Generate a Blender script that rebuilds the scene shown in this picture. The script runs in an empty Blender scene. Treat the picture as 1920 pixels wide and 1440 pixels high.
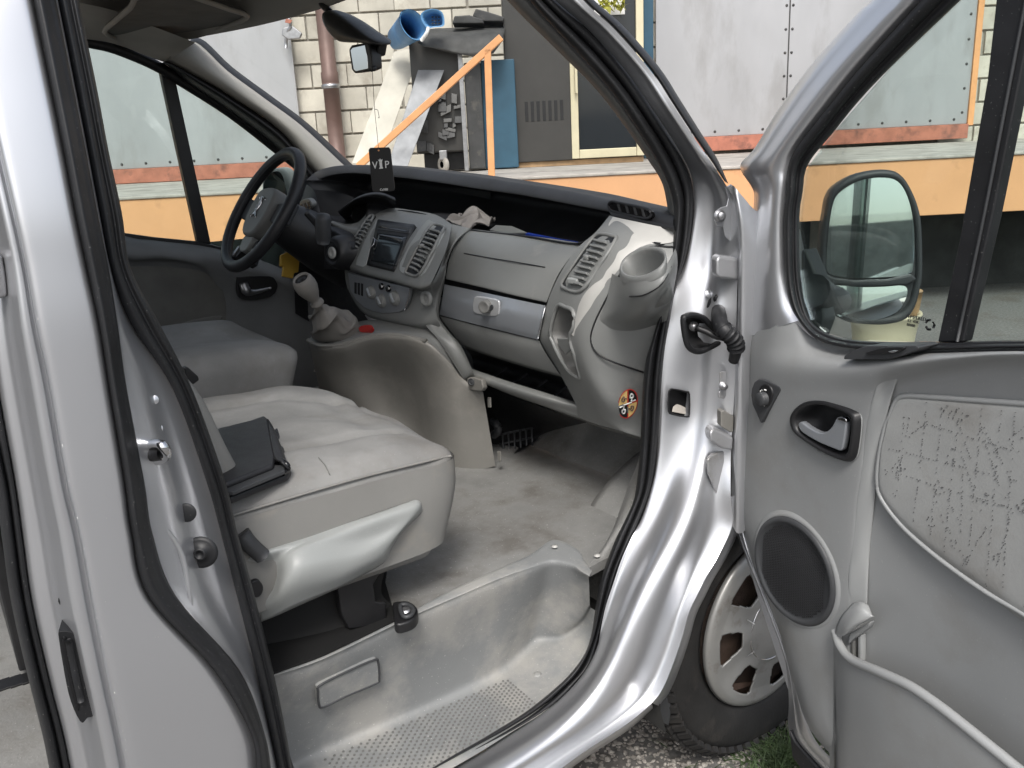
import bpy, bmesh, math, random
import numpy as np
from mathutils import Vector
random.seed(7); rng = np.random.default_rng(7)
rad = math.radians
S = bpy.context.scene
COL = S.collection

# ------------------------------------------------------------------ camera
FOCAL = 1600.0                       # in pixels of a 1920 wide picture
CAM = np.array([-1.375, -1.0, 1.375])
YAW, PITCH, ROLL = rad(35), rad(16), rad(2.9)
_fh = np.array([math.sin(YAW), math.cos(YAW), 0.0])
_rt = np.array([math.cos(YAW), -math.sin(YAW), 0.0])
_up = np.array([0.0, 0.0, 1.0])
FW = _fh * math.cos(PITCH) - _up * math.sin(PITCH)
_u = _fh * math.sin(PITCH) + _up * math.cos(PITCH)
RT = _rt * math.cos(ROLL) - _u * math.sin(ROLL)
UP = _u * math.cos(ROLL) + _rt * math.sin(ROLL)
cd = bpy.data.cameras.new('camera'); cam = bpy.data.objects.new('camera', cd); COL.objects.link(cam)
cd.sensor_width = 36.0; cd.lens = 36.0 * FOCAL / 1920.0; cd.clip_start = 0.02; cd.clip_end = 400.0
from mathutils import Matrix
m = Matrix((tuple(RT), tuple(UP), tuple(-FW))).transposed().to_4x4(); m.translation = Vector(CAM)
cam.matrix_world = m
S.camera = cam

# ------------------------------------------------------------------ sky, sun, exposure
SUN_ELEV, SUN_AZ = rad(52), None
sun_from = Vector((-0.55, -0.75, 0)).normalized() * math.cos(SUN_ELEV) + Vector((0, 0, math.sin(SUN_ELEV)))
w = bpy.data.worlds.new('World'); S.world = w; w.use_nodes = True
nt = w.node_tree; nt.nodes.clear()
sky = nt.nodes.new('ShaderNodeTexSky'); sky.sky_type = 'NISHITA'; sky.sun_disc = False
sky.sun_elevation = SUN_ELEV; sky.sun_rotation = math.atan2(sun_from.x, sun_from.y)
sky.air_density = 1.0; sky.dust_density = 4.0; sky.ozone_density = 1.0
hs = nt.nodes.new('ShaderNodeHueSaturation'); hs.inputs['Saturation'].default_value = 0.5
bg = nt.nodes.new('ShaderNodeBackground'); bg.inputs['Strength'].default_value = 0.13
wo = nt.nodes.new('ShaderNodeOutputWorld')
nt.links.new(sky.outputs[0], hs.inputs['Color']); nt.links.new(hs.outputs[0], bg.inputs[0]); nt.links.new(bg.outputs[0], wo.inputs[0])
sd = bpy.data.lights.new('sun', 'SUN'); sd.energy = 1.3; sd.angle = rad(14); sd.color = (1.0, 0.975, 0.94)
sun = bpy.data.objects.new('sun', sd); COL.objects.link(sun)
sun.rotation_euler = (-sun_from).to_track_quat('-Z', 'Y').to_euler(); sun.location = (-4, -6, 8)
S.view_settings.view_transform = 'Standard'; S.view_settings.look = 'None'
S.view_settings.gamma = 1.0; S.view_settings.use_curve_mapping = False
S.view_settings.exposure = 0.74
S.render.engine = 'CYCLES'; S.cycles.use_denoising = True
S.cycles.max_bounces = 10; S.cycles.transparent_max_bounces = 16; S.cycles.caustics_reflective = False; S.cycles.caustics_refractive = False

# ------------------------------------------------------------------ geometry helpers
def ray(px, py):
    return (px - 960) / FOCAL * RT - (py - 720) / FOCAL * UP + FW
def on(px, py, p0, n):               # point of a plane seen at a picture position
    d = ray(px, py); n = np.asarray(n, float)
    return CAM + d * (((np.asarray(p0, float) - CAM) @ n) / (d @ n))
def X(px, py, v): d = ray(px, py); return CAM + d * ((v - CAM[0]) / d[0])
def Y(px, py, v): d = ray(px, py); return CAM + d * ((v - CAM[1]) / d[1])
def Z(px, py, v): d = ray(px, py); return CAM + d * ((v - CAM[2]) / d[2])
def B(px, py, v): d = ray(px, py); return CAM + d * (v / (d @ _fh))      # v metres in front of the camera
DA = rad(80); HINGE = np.array([-0.14, 0.03, 0.0])
DD = np.array([-math.cos(DA), -math.sin(DA), 0.0]); DN = np.array([-math.sin(DA), math.cos(DA), 0.0])
def D(px, py, o): return on(px, py, HINGE + DN * o, DN)                  # open door, o metres off its inner face
AX = {'x': X, 'y': Y, 'z': Z, 'b': B, 'd': D}

def cr(P, s, closed=False):
    """Catmull-Rom refine along axis 0, s steps per segment"""
    P = np.asarray(P, float)
    if s <= 1: return P
    if closed: E = np.concatenate([P[-1:], P, P[:2]])
    else: E = np.concatenate([2 * P[:1] - P[1:2], P, 2 * P[-1:] - P[-2:-1]])
    n = len(P) if closed else len(P) - 1
    out = []
    for i in range(n):
        a, b, c, d = E[i], E[i + 1], E[i + 2], E[i + 3]
        for k in range(s):
            t = k / s
            out.append(.5 * (2 * b + (c - a) * t + (2 * a - 5 * b + 4 * c - d) * t * t + (3 * b - a - 3 * c + d) * t ** 3))
    if not closed: out.append(P[-1])
    return np.array(out)
def resamp(P, n, closed=False):
    P = np.asarray(P, float)
    if closed: P = np.concatenate([P, P[:1]])
    l = np.concatenate([[0], np.cumsum(np.linalg.norm(np.diff(P, axis=0), axis=1))])
    t = np.linspace(0, l[-1], n, endpoint=not closed)
    return np.stack([np.interp(t, l, P[:, i]) for i in range(P.shape[1])], 1)
def norm(v): v = np.asarray(v, float); return v / max(np.linalg.norm(v), 1e-9)

WLOC = {}
def mk(name, V, F, mat=None, parent=None, smooth=True, autos=None, bevel=None, solid=None, sub=0, offset=-1, kind=None):
    V = np.asarray(V, float)
    c = (V.min(0) + V.max(0)) / 2
    me = bpy.data.meshes.new(name); me.from_pydata((V - c).tolist(), [], [list(map(int, f)) for f in F]); me.update()
    o = bpy.data.objects.new(name, me); COL.objects.link(o)
    if mat: me.materials.append(M[mat])
    if smooth:
        for p in me.polygons: p.use_smooth = True
    place(o, c, parent)
    if solid: md = o.modifiers.new('solid', 'SOLIDIFY'); md.thickness = solid; md.offset = offset
    if bevel:
        md = o.modifiers.new('bevel', 'BEVEL'); md.width = bevel; md.segments = 3; md.limit_method = 'ANGLE'; md.angle_limit = rad(35)
        for p in me.polygons: p.use_smooth = True
        md2 = o.modifiers.new('wn', 'WEIGHTED_NORMAL'); md2.keep_sharp = False
    if sub: md = o.modifiers.new('sub', 'SUBSURF'); md.levels = sub; md.render_levels = sub
    if kind: o['kind'] = kind
    return o
def place(o, c, parent=None):
    WLOC[o.name] = np.asarray(c, float)
    if parent is not None:
        o.parent = parent; o.location = Vector(np.asarray(c, float) - WLOC[parent.name])
    else: o.location = Vector(c)
def seen(P):                          # where a point falls in the picture
    d = np.asarray(P, float) - CAM; z = d @ FW
    return np.stack([960 + FOCAL * (d @ RT) / z, 720 - FOCAL * (d @ UP) / z], -1)
def punch(o, poly):
    """cut an opening with a traced outline out of a surface"""
    me = o.data; q = np.asarray(poly, float); loc = WLOC[o.name]
    co = np.array([v.co[:] for v in me.vertices]) + loc
    def ins(p):
        x, y = p; c = False; n = len(q); j = n - 1
        for i in range(n):
            if (q[i, 1] > y) != (q[j, 1] > y) and x < (q[j, 0] - q[i, 0]) * (y - q[i, 1]) / (q[j, 1] - q[i, 1]) + q[i, 0]: c = not c
            j = i
        return c
    F = [tuple(p.vertices) for p in me.polygons]; keep = [f for f in F if not ins(seen(co[list(f)].mean(0)))]
    m2 = bpy.data.meshes.new(me.name); m2.from_pydata((co - loc).tolist(), [], keep); m2.update()
    for mt in me.materials: m2.materials.append(mt)
    for p in m2.polygons: p.use_smooth = True
    o.data = m2
def tag(o, label, cat, group=None):
    o['label'] = label; o['category'] = cat
    if group: o['group'] = group
    return o
def empty(name, loc, label=None, cat=None, group=None):
    o = bpy.data.objects.new(name, None); COL.objects.link(o); o.empty_display_size = .1; place(o, loc)
    if label: tag(o, label, cat, group)
    return o
def struct(o): o['kind'] = 'structure'; return o
def gridmesh(G, closed_u=False, closed_v=False):
    nu, nv = G.shape[:2]; V = G.reshape(-1, 3); F = []
    for i in range(nu if closed_u else nu - 1):
        for j in range(nv if closed_v else nv - 1):
            a, b = i, (i + 1) % nu; c, d = j, (j + 1) % nv
            F.append((a * nv + c, b * nv + c, b * nv + d, a * nv + d))
    return V, F
def patch(name, rows, mat, parent=None, ax='y', su=6, sv=4, flip=False, fn=None, **kw):
    """surface through a control net of (px, py, depth) points, or of 3-D points when ax is None"""
    f = AX[ax] if ax else None
    G = np.array([[f(*p) if f else p for p in r] for r in rows], float)
    G = cr(G, su); G = np.swapaxes(cr(np.swapaxes(G, 0, 1), sv), 0, 1)
    if fn: G = fn(G)
    V, F = gridmesh(G)
    if flip: F = [f[::-1] for f in F]
    return mk(name, V, F, mat, parent, **kw)
def lerp(a, b, t): return tuple(np.asarray(a, float) * (1 - t) + np.asarray(b, float) * t)
def band(name, A, Bc, prof, mat, parent=None, ax='y', su=5, sv=3, n=None, **kw):
    """strip between two picture curves; prof = [(fraction, depth), ...] (depth may be a list along the curve)"""
    if n: A = resamp(cr(A, 8), n); Bc = resamp(cr(Bc, 8), n)
    rows = []
    for i, (a, b) in enumerate(zip(A, Bc)):
        r = []
        for t, d in prof:
            dd = d[i] if isinstance(d, (list, tuple, np.ndarray)) else d
            r.append((*lerp(a[:2], b[:2], t), dd))
        rows.append(r)
    return patch(name, rows, mat, parent, ax, su, sv, **kw)
def frames(P, ref):
    T = np.gradient(P, axis=0); T /= np.maximum(np.linalg.norm(T, axis=1, keepdims=True), 1e-9)
    ref = np.asarray(ref, float)
    N = ref - (T @ ref)[:, None] * T; N /= np.maximum(np.linalg.norm(N, axis=1, keepdims=True), 1e-6)
    return T, N, np.cross(T, N)
def tube(name, P, r, mat, parent=None, seg=10, s=4, closed=False, flat=1.0, ref=(0.13, 0.21, 0.97), prof=None, caps=True, **kw):
    P = cr(P, s, closed) if s > 1 else np.asarray(P, float)
    n = len(P)
    R = np.interp(np.linspace(0, 1, n), np.linspace(0, 1, len(r)), r) if isinstance(r, (list, tuple)) else np.full(n, r)
    if closed:
        T = np.roll(P, -1, 0) - np.roll(P, 1, 0); T /= np.linalg.norm(T, axis=1, keepdims=True)
        ref = np.asarray(ref, float); N = ref - (T @ ref)[:, None] * T; N /= np.linalg.norm(N, axis=1, keepdims=True); Bn = np.cross(T, N)
    else: T, N, Bn = frames(P, ref)
    if prof is None:
        a = np.linspace(0, 2 * np.pi, seg, endpoint=False); prof = np.stack([np.cos(a) * flat, np.sin(a)], 1)
    else: prof = np.asarray(prof, float)
    G = P[:, None, :] + R[:, None, None] * (prof[None, :, 0:1] * N[:, None, :] + prof[None, :, 1:2] * Bn[:, None, :])
    V, F = gridmesh(G, closed, True)
    k = len(prof)
    if caps and not closed:
        F.append(tuple(range(k))[::-1]); F.append(tuple(range((n - 1) * k, n * k)))
    return mk(name, V, F, mat, parent, **kw)
def slab(name, outline, n, thick, mat, parent=None, bevel=.003, **kw):
    """closed outline (3-D points) extruded by thick against the direction n"""
    P = np.asarray(outline, float); n = norm(n); k = len(P)
    V = np.concatenate([P, P - n * thick]); 
    nn = np.zeros(3)
    for i in range(k): nn += np.cross(P[i] - P[0], P[(i + 1) % k] - P[0])
    if nn @ n > 0: F = [tuple(range(k)), tuple(range(2 * k - 1, k - 1, -1))] + [(i, i + k, (i + 1) % k + k, (i + 1) % k) for i in range(k)]
    else: F = [tuple(range(k))[::-1], tuple(range(k, 2 * k))] + [(i, (i + 1) % k, (i + 1) % k + k, i + k) for i in range(k)]
    return mk(name, V, F, mat, parent, smooth=False, bevel=bevel or None, **kw)
def rnd(pts, s=5): return [tuple(p) for p in cr(np.asarray(pts, float), s, True)]
def pslab(name, px, ax, d, n, thick, mat, parent=None, smooth=0, bevel=.003, **kw):
    """slab from a picture outline laid on a plane"""
    if smooth: px = rnd(px, smooth)
    P = [AX[ax](p[0], p[1], p[2] if len(p) > 2 else d) for p in px]
    return slab(name, P, n, thick, mat, parent, bevel, **kw)
def box(name, c, size, mat, parent=None, bevel=.004, basis=None, **kw):
    c = np.asarray(c, float); h = np.asarray(size, float) / 2
    b = np.eye(3) if basis is None else np.array([norm(v) for v in basis])
    V = [c + b.T @ (h * np.array(s)) for s in ((-1,-1,-1),(1,-1,-1),(1,1,-1),(-1,1,-1),(-1,-1,1),(1,-1,1),(1,1,1),(-1,1,1))]
    F = [(0,3,2,1),(4,5,6,7),(0,1,5,4),(1,2,6,5),(2,3,7,6),(3,0,4,7)]
    return mk(name, V, F, mat, parent, smooth=False, bevel=bevel or None, **kw)
def lathe(name, c, axis, prof, mat, parent=None, seg=24, ref=None, sx=1.0, sy=1.0, **kw):
    """prof = [(radius, height along axis), ...]"""
    c = np.asarray(c, float); a = norm(axis)
    r0 = np.array([0, 0, 1.0]) if abs(a[2]) < .9 else np.array([1.0, 0, 0])
    if ref is not None: r0 = np.asarray(ref, float)
    u = norm(r0 - (r0 @ a) * a); v = np.cross(a, u)
    t = np.linspace(0, 2 * np.pi, seg, endpoint=False)
    G = np.array([[c + a * h + r * (math.cos(k) * u * sx + math.sin(k) * v * sy) for k in t] for r, h in prof])
    V, F = gridmesh(G, False, True)
    F = [f[::-1] for f in F]
    n = len(prof)
    if prof[0][0] > 1e-4: F.append(tuple(range(seg)))
    if prof[-1][0] > 1e-4: F.append(tuple(range((n - 1) * seg, n * seg))[::-1])
    return mk(name, V, F, mat, parent, **kw)
def text(name, body, loc, right, up, size, mat, parent=None, extrude=.0004):
    cu = bpy.data.curves.new(name, 'FONT'); cu.body = body; cu.size = size; cu.align_x = 'CENTER'; cu.align_y = 'CENTER'; cu.extrude = extrude
    ob = bpy.data.objects.new(name, cu); COL.objects.link(ob)
    dg = bpy.context.evaluated_depsgraph_get(); me = bpy.data.meshes.new_from_object(ob.evaluated_get(dg)); 
    bpy.data.objects.remove(ob); bpy.data.curves.remove(cu)
    r, u = norm(right), norm(up); n = np.cross(r, u); loc = np.asarray(loc, float)
    V = [loc + r * v.co.x + u * v.co.y + n * v.co.z for v in me.vertices]; F = [tuple(p.vertices) for p in me.polygons]
    bpy.data.meshes.remove(me)
    return mk(name, V, F, mat, parent, smooth=False)

# ------------------------------------------------------------------ materials
M = {}
def mat(name, col, rough=.5, metal=0.0, var=.0, vs=8.0, bump=0.0, bs=400.0, coat=0.0, dirt=None, dirt_amt=.0, ds=5.0, alpha=None, spec=.5, emit=None, dents=0.0, speck=0.0, stretch=None, objvar=0.0):
    m = bpy.data.materials.new(name); m.use_nodes = True; M[name] = m
    t = m.node_tree; b = t.nodes['Principled BSDF']
    b.inputs['Roughness'].default_value = rough; b.inputs['Metallic'].default_value = metal
    b.inputs['Specular IOR Level'].default_value = spec
    if coat: b.inputs['Coat Weight'].default_value = coat; b.inputs['Coat Roughness'].default_value = .06
    tc = t.nodes.new('ShaderNodeTexCoord'); src = t.nodes.new('ShaderNodeNewGeometry').outputs['Position']
    if stretch:
        mp = t.nodes.new('ShaderNodeMapping'); mp.inputs['Scale'].default_value = stretch; t.links.new(src, mp.inputs[0]); src = mp.outputs[0]
    def noise(scale, detail=4.0, rg=.55):
        n = t.nodes.new('ShaderNodeTexNoise'); n.inputs['Scale'].default_value = scale; n.inputs['Detail'].default_value = detail; n.inputs['Roughness'].default_value = rg
        t.links.new(src, n.inputs['Vector']); return n
    def ramp(inp, a, bb):
        r = t.nodes.new('ShaderNodeMapRange'); r.inputs[1].default_value = a; r.inputs[2].default_value = bb; r.clamp = True
        t.links.new(inp, r.inputs[0]); return r.outputs[0]
    def mix(f, a, bcol, mode='MIX'):
        x = t.nodes.new('ShaderNodeMix'); x.data_type = 'RGBA'; x.blend_type = mode
        if hasattr(f, 'links') or not isinstance(f, (int, float)): t.links.new(f, x.inputs[0])
        else: x.inputs[0].default_value = f
        for s, i in ((a, 6), (bcol, 7)):
            if isinstance(s, tuple): x.inputs[i].default_value = (*s[:3], 1)
            else: t.links.new(s, x.inputs[i])
        return x.outputs[2]
    c = tuple(col)
    cur = c
    if var:
        n = noise(vs, 5.0)
        lo = tuple(max(0, v * (1 - var)) for v in c); hi = tuple(min(1, v * (1 + var)) for v in c)
        cur = mix(ramp(n.outputs[0], .3, .7), lo, hi)
    if dirt:
        n = noise(ds, 8.0, .65)
        f = ramp(n.outputs[0], .60 - dirt_amt * .3, .70 - dirt_amt * .15)
        mm = t.nodes.new('ShaderNodeMath'); mm.operation = 'MULTIPLY'; mm.inputs[1].default_value = min(1, .35 + dirt_amt); t.links.new(f, mm.inputs[0])
        cur = mix(mm.outputs[0], cur, dirt)
    if speck:
        n = noise(260.0, 1.0); f = ramp(n.outputs[0], .72, .76)
        mm = t.nodes.new('ShaderNodeMath'); mm.operation = 'MULTIPLY'; mm.inputs[1].default_value = speck; t.links.new(f, mm.inputs[0])
        cur = mix(mm.outputs[0], cur, (.75, .74, .7))
    if objvar:
        oi = t.nodes.new('ShaderNodeObjectInfo'); r = t.nodes.new('ShaderNodeMapRange'); r.inputs[3].default_value = 1 - objvar; r.inputs[4].default_value = 1 + objvar * .5
        t.links.new(oi.outputs['Random'], r.inputs[0]); hv = t.nodes.new('ShaderNodeHueSaturation'); t.links.new(r.outputs[0], hv.inputs['Value'])
        if isinstance(cur, tuple): hv.inputs['Color'].default_value = (*cur, 1)
        else: t.links.new(cur, hv.inputs['Color'])
        cur = hv.outputs[0]
    if isinstance(cur, tuple): b.inputs['Base Color'].default_value = (*cur, 1)
    else: t.links.new(cur, b.inputs['Base Color'])
    if var or dirt:
        n = noise(vs * 2.3, 5.0); r = t.nodes.new('ShaderNodeMapRange'); r.inputs[3].default_value = max(.02, rough - .09); r.inputs[4].default_value = min(1, rough + .12)
        t.links.new(n.outputs[0], r.inputs[0]); t.links.new(r.outputs[0], b.inputs['Roughness'])
    nrm = None
    if bump:
        n = noise(bs, 3.0); bp = t.nodes.new('ShaderNodeBump'); bp.inputs['Strength'].default_value = bump; bp.inputs['Distance'].default_value = .002
        t.links.new(n.outputs[0], bp.inputs['Height']); nrm = bp
    if dents:
        n = noise(3.5, 2.0); bp = t.nodes.new('ShaderNodeBump'); bp.inputs['Strength'].default_value = dents; bp.inputs['Distance'].default_value = .03
        t.links.new(n.outputs[0], bp.inputs['Height'])
        if nrm: t.links.new(nrm.outputs[0], bp.inputs['Normal'])
        nrm = bp
    if nrm: t.links.new(nrm.outputs[0], b.inputs['Normal'])
    if emit: b.inputs['Emission Color'].default_value = (*emit[:3], 1); b.inputs['Emission Strength'].default_value = emit[3]
    return m
def glass(name, tint, refl=.9):
    m = bpy.data.materials.new(name); m.use_nodes = True; M[name] = m; t = m.node_tree; t.nodes.clear()
    o = t.nodes.new('ShaderNodeOutputMaterial'); mx = t.nodes.new('ShaderNodeMixShader'); tr = t.nodes.new('ShaderNodeBsdfTransparent'); gl = t.nodes.new('ShaderNodeBsdfGlossy')
    fr = t.nodes.new('ShaderNodeFresnel'); fr.inputs['IOR'].default_value = 1.45
    mm = t.nodes.new('ShaderNodeMath'); mm.operation = 'MULTIPLY'; mm.inputs[1].default_value = refl; t.links.new(fr.outputs[0], mm.inputs[0])
    tr.inputs[0].default_value = (*tint, 1); gl.inputs['Roughness'].default_value = .01; gl.inputs[0].default_value = (1, 1, 1, 1)
    t.links.new(mm.outputs[0], mx.inputs[0]); t.links.new(tr.outputs[0], mx.inputs[1]); t.links.new(gl.outputs[0], mx.inputs[2]); t.links.new(mx.outputs[0], o.inputs[0])

mat('paint', (.63, .64, .66), .34, .82, coat=.25)
mat('paint_dirty', (.54, .545, .56), .35, .6, var=.05, vs=7, coat=.35, dirt=(.26, .24, .2), dirt_amt=.22, ds=11, bump=.02, bs=900, speck=.25)
mat('rubber', (.011, .0115, .013), .5, var=.35, vs=14, bump=.06, bs=500, speck=.12)
mat('black', (.012, .012, .013), .42, var=.2, vs=20, bump=.05, bs=900)
mat('black_gloss', (.008, .008, .009), .15)
mat('void', (.004, .004, .004), .8)  # near-black that paints in the shade under the passenger seat
mat('darkplastic', (.045, .047, .05), .5, var=.12, vs=10, bump=.12, bs=900)
mat('dashtop', (.022, .023, .026), .55, var=.15, vs=8, bump=.15, bs=900)
mat('grey', (.195, .2, .194), .42, var=.06, vs=6, bump=.1, bs=800, dirt=(.33, .32, .29), dirt_amt=.05, ds=7)
mat('greydark', (.15, .15, .143), .5, var=.06, vs=6, bump=.1, bs=800)
mat('greylight', (.30, .312, .305), .42, var=.05, vs=6, bump=.1, bs=800, speck=.1)
mat('worn', (.47, .465, .44), .5, var=.08, vs=10, bump=.1, bs=500)
mat('doortrim', (.265, .272, .272), .33, var=.04, vs=4, bump=.1, bs=900, dirt=(.215, .212, .2), dirt_amt=.24, ds=4, speck=.10)
mat('doortrimlight', (.31, .318, .316), .34, var=.04, vs=4, bump=.1, bs=900)
mat('floorvinyl', (.225, .225, .216), .6, var=.22, vs=9, bump=.6, bs=140, dirt=(.085, .075, .062), dirt_amt=.34, ds=4.5, speck=.35)
mat('stepplastic', (.235, .243, .243), .5, var=.12, vs=5, bump=.3, bs=300, dirt=(.38, .37, .345), dirt_amt=.42, ds=7, speck=.4)
mat('seatfabric', (.228, .227, .219), .85, var=.18, vs=7, bump=.6, bs=45, dirt=(.165, .155, .14), dirt_amt=.42, ds=4.2, speck=.08)
mat('console', (.205, .199, .182), .5, var=.1, vs=5, bump=.1, bs=800, dirt=(.27, .258, .232), dirt_amt=.3, ds=6, speck=.1)
mat('seatside', (.215, .212, .2), .6, var=.08, vs=6, bump=.15, bs=800, dirt=(.3, .28, .24), dirt_amt=.12, ds=8)
mat('doorfabric', (.325, .33, .322), .9, var=.14, vs=10, bump=.16, bs=300, dirt=(.2, .19, .172), dirt_amt=.36, ds=5)
mat('pattern', (.085, .085, .085), .9)
mat('darkfabric', (.14, .138, .128), .9, var=.15, vs=12, bump=.3, bs=900)
mat('bootskin', (.19, .18, .165), .7, var=.1, vs=20, bump=.2, bs=300)
mat('padgrey', (.21, .215, .205), .5, var=.06, vs=12, bump=.1, bs=700)
mat('doordark', (.175, .18, .182), .55, var=.1, vs=8, bump=.1, bs=700)
mat('headliner', (.40, .385, .35), .9, var=.06, vs=9, bump=.3, bs=900)
mat('silver', (.36, .38, .405), .34, .55, var=.04, vs=8)
mat('chrome', (.72, .72, .73), .14, 1.0)
mat('steel', (.42, .42, .43), .35, .9, var=.15, vs=30)
mat('leather', (.018, .018, .02), .45, var=.2, vs=25, bump=.25, bs=350)
mat('mirror', (.82, .84, .85), .02, 1.0)
mat('screen', (.02, .024, .028), .08)
mat('red', (.55, .03, .025), .35)
mat('yellow', (.62, .38, .05), .55)
mat('white', (.78, .78, .76), .5)
mat('cream', (.66, .60, .42), .4, .2, var=.06, vs=8)
mat('stick_black', (.015, .014, .014), .4)
mat('stick_yellow', (.75, .52, .2), .4)
mat('stick_red', (.6, .04, .03), .4)
mat('tyre', (.015, .0145, .014), .72, var=.3, vs=12, bump=.4, bs=150, dirt=(.04, .035, .03), dirt_amt=.22, ds=14)
mat('hubcap', (.33, .33, .318), .42, .45, var=.08, vs=10, dirt=(.16, .135, .11), dirt_amt=.2, ds=16)
mat('rust', (.22, .15, .115), .7, .3, var=.3, vs=30)
mat('orange', (.75, .40, .195), .7, var=.06, vs=3, bump=.2, bs=60, dirt=(.45, .24, .12), dirt_amt=.06, ds=6)
mat('orange_rail', (.76, .37, .16), .5, var=.08, vs=10)
mat('concrete', (.42, .39, .35), .9, var=.22, vs=7, bump=.5, bs=60, dirt=(.2, .18, .16), dirt_amt=.3, ds=3)
mat('sheet', (.44, .445, .455), .36, .45, var=.07, vs=1.8, bump=.02, bs=40, dents=.35, dirt=(.33, .325, .32), dirt_amt=.28, ds=2.2, stretch=(1, 1, .35))
mat('block', (.60, .565, .485), .9, var=.14, vs=4, bump=.6, bs=40, dirt=(.36, .32, .26), dirt_amt=.25, ds=3, objvar=.16)
mat('mortar', (.30, .28, .245), .95, var=.2, vs=20)
mat('redbeam', (.42, .16, .105), .65, var=.2, vs=8, dirt=(.12, .06, .05), dirt_amt=.3, ds=6)
mat('pipe', (.16, .10, .085), .5, .2, var=.12, vs=6)
mat('bluebucket', (.10, .26, .48), .45, var=.06, vs=10)
mat('blueboard', (.03, .09, .14), .55, var=.15, vs=5)
mat('darkmetal', (.055, .055, .055), .5, .3, var=.25, vs=9, dirt=(.15, .14, .12), dirt_amt=.15, ds=12)
mat('darkcab', (.045, .043, .04), .4, var=.1, vs=5)
mat('tarp', (.06, .06, .058), .7, var=.3, vs=9, bump=.4, bs=40)
mat('board', (.55, .52, .45), .8, var=.1, vs=6, bump=.2, bs=80)
mat('alu', (.19, .195, .205), .5, .25, var=.3, vs=5, dents=.4)
mat('wood', (.40, .26, .14), .7, var=.2, vs=12)
mat('ground', (.15, .147, .14), .95, var=.35, vs=60, bump=.8, bs=120, dirt=(.10, .085, .07), dirt_amt=.25, ds=3)
mat('pebble', (.31, .29, .26), .9, var=.6, vs=60)
mat('dust', (.33, .30, .235), .85, var=.3, vs=25)
mat('grass', (.05, .082, .028), .7, var=.5, vs=30)
mat('plate', (.55, .56, .57), .25, .35)
mat('cloth', (.20, .185, .175), .95, var=.12, vs=40, bump=.3, bs=700)
mat('papers', (.02, .06, .45), .5)
mat('dark_under', (.05, .05, .048), .9, var=.3, vs=6)
glass('glass', (.86, .92, .90), .4); glass('screenglass', (.93, .95, .94), .35)
# ================================================================== the van
van = empty('van', (-.6, .95, 0), 'silver van seen through its open front passenger door', 'van')

# ---- door surround: windscreen pillar, hinge jamb, sill and wheel arch in one pressed panel
R6 = [  # seal edge, ridge (or None), arch line (or None), outer edge, y of the outer skin
 ((925,-110), None, None, (985,-125), .165), ((1040,0), None, None, (1093,0), .125), ((1107,60), None, None, (1152,55), .108),
 ((1173,133), None, None, (1220,133), .085), ((1220,200), None, None, (1262,197), .065), ((1260,260), None, None, (1303,260), .048),
 ((1283,300), None, None, (1333,303), .036), ((1297,333), None, None, (1360,345), .025), ((1300,380), None, None, (1378,380), .015),
 ((1296,440), None, None, (1383,440), .012), ((1285,490), None, None, (1384,500), .01), ((1267,542), None, None, (1382,550), .01),
 ((1258,588), None, None, (1381,600), .01), ((1247,645), None, None, (1380,655), .01), ((1240,712), None, None, (1378,720), .008),
 ((1236,784), None, None, (1374,790), .006), ((1231,860), (1290,872), None, (1370,860), .004), ((1224,905), (1291,915), (1340,925), (1370,930), .0),
 ((1204,969), (1280,965), (1340,975), (1373,983), -.004), ((1183,1010), (1252,1012), (1315,1029), (1350,1037), -.006),
 ((1165,1050), (1229,1050), (1297,1068), (1325,1080), -.008), ((1150,1094), (1203,1096), (1283,1102), (1310,1110), -.01),
 ((1135,1140), (1184,1142), (1268,1145), (1292,1148), -.01), ((1125,1188), (1166,1192), (1252,1190), (1279,1195), -.01),
 ((1116,1235), (1146,1246), (1236,1240), (1262,1245), -.008), ((1092,1269), (1124,1286), (1219,1288), (1243,1290), -.005),
 ((1056,1307), (1092,1332), (1197,1326), (1222,1318), .0), ((1018,1337), (1045,1362), (1154,1356), (1172,1360), .005),
 ((956,1375), (985,1405), (1078,1397), (1095,1410), .01), ((883,1413), (905,1450), (985,1462), (1000,1478), .015),
 ((780,1468), (800,1512), (870,1535), (885,1550), .015), ((640,1540), (655,1590), (715,1625), (730,1640), .015), ((480,1625), (490,1680), (540,1715), (555,1730), .015)]
rows = []
for i, (a, r, k, e, yo) in enumerate(R6):
    low = min(1, max(0, (i - 4) / 5))
    j = .05 + .052 * low                                # how far the seal flange lies inside the skin
    k_ = k or lerp(a, e, .82); r_ = r or lerp(a, e, .5)
    if i <= 6: off = [j, j * .9, j * .66, j * .4, j * .16, .004, 0]
    elif i < 17:                                        # hinge jamb: pressed hollows round the hinges
        h = .022 * math.exp(-((i - 9.3) / 1.0) ** 2) - .012 * math.exp(-((i - 12.2) / 1.1) ** 2) + .02 * math.exp(-((i - 15) / .9) ** 2)
        off = [j, j * .92, j * .74 + h * .5, j * .55 + h, j * .34 + h, .018 + h * .4, 0]
    else: off = [j, j * .93, j * .68, j * .28, .006, .013, -.012]
    px = [a, lerp(a, r_, .14), lerp(a, r_, .55), r_, lerp(r_, k_, .5), k_, e]
    rows.append([(*p, yo + o) for p, o in zip(px, off)])
for _ in range(3):                                      # fair the pressed surface
    N_ = np.array(rows); S_ = N_.copy(); S_[1:-1] = N_[:-2] * .25 + N_[1:-1] * .5 + N_[2:] * .25
    N_[9:, 1:6] = S_[9:, 1:6]; rows = [[tuple(p) for p in r_] for r_ in N_]
body = patch('body_side', rows, 'paint', van, su=6, sv=5)
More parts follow.
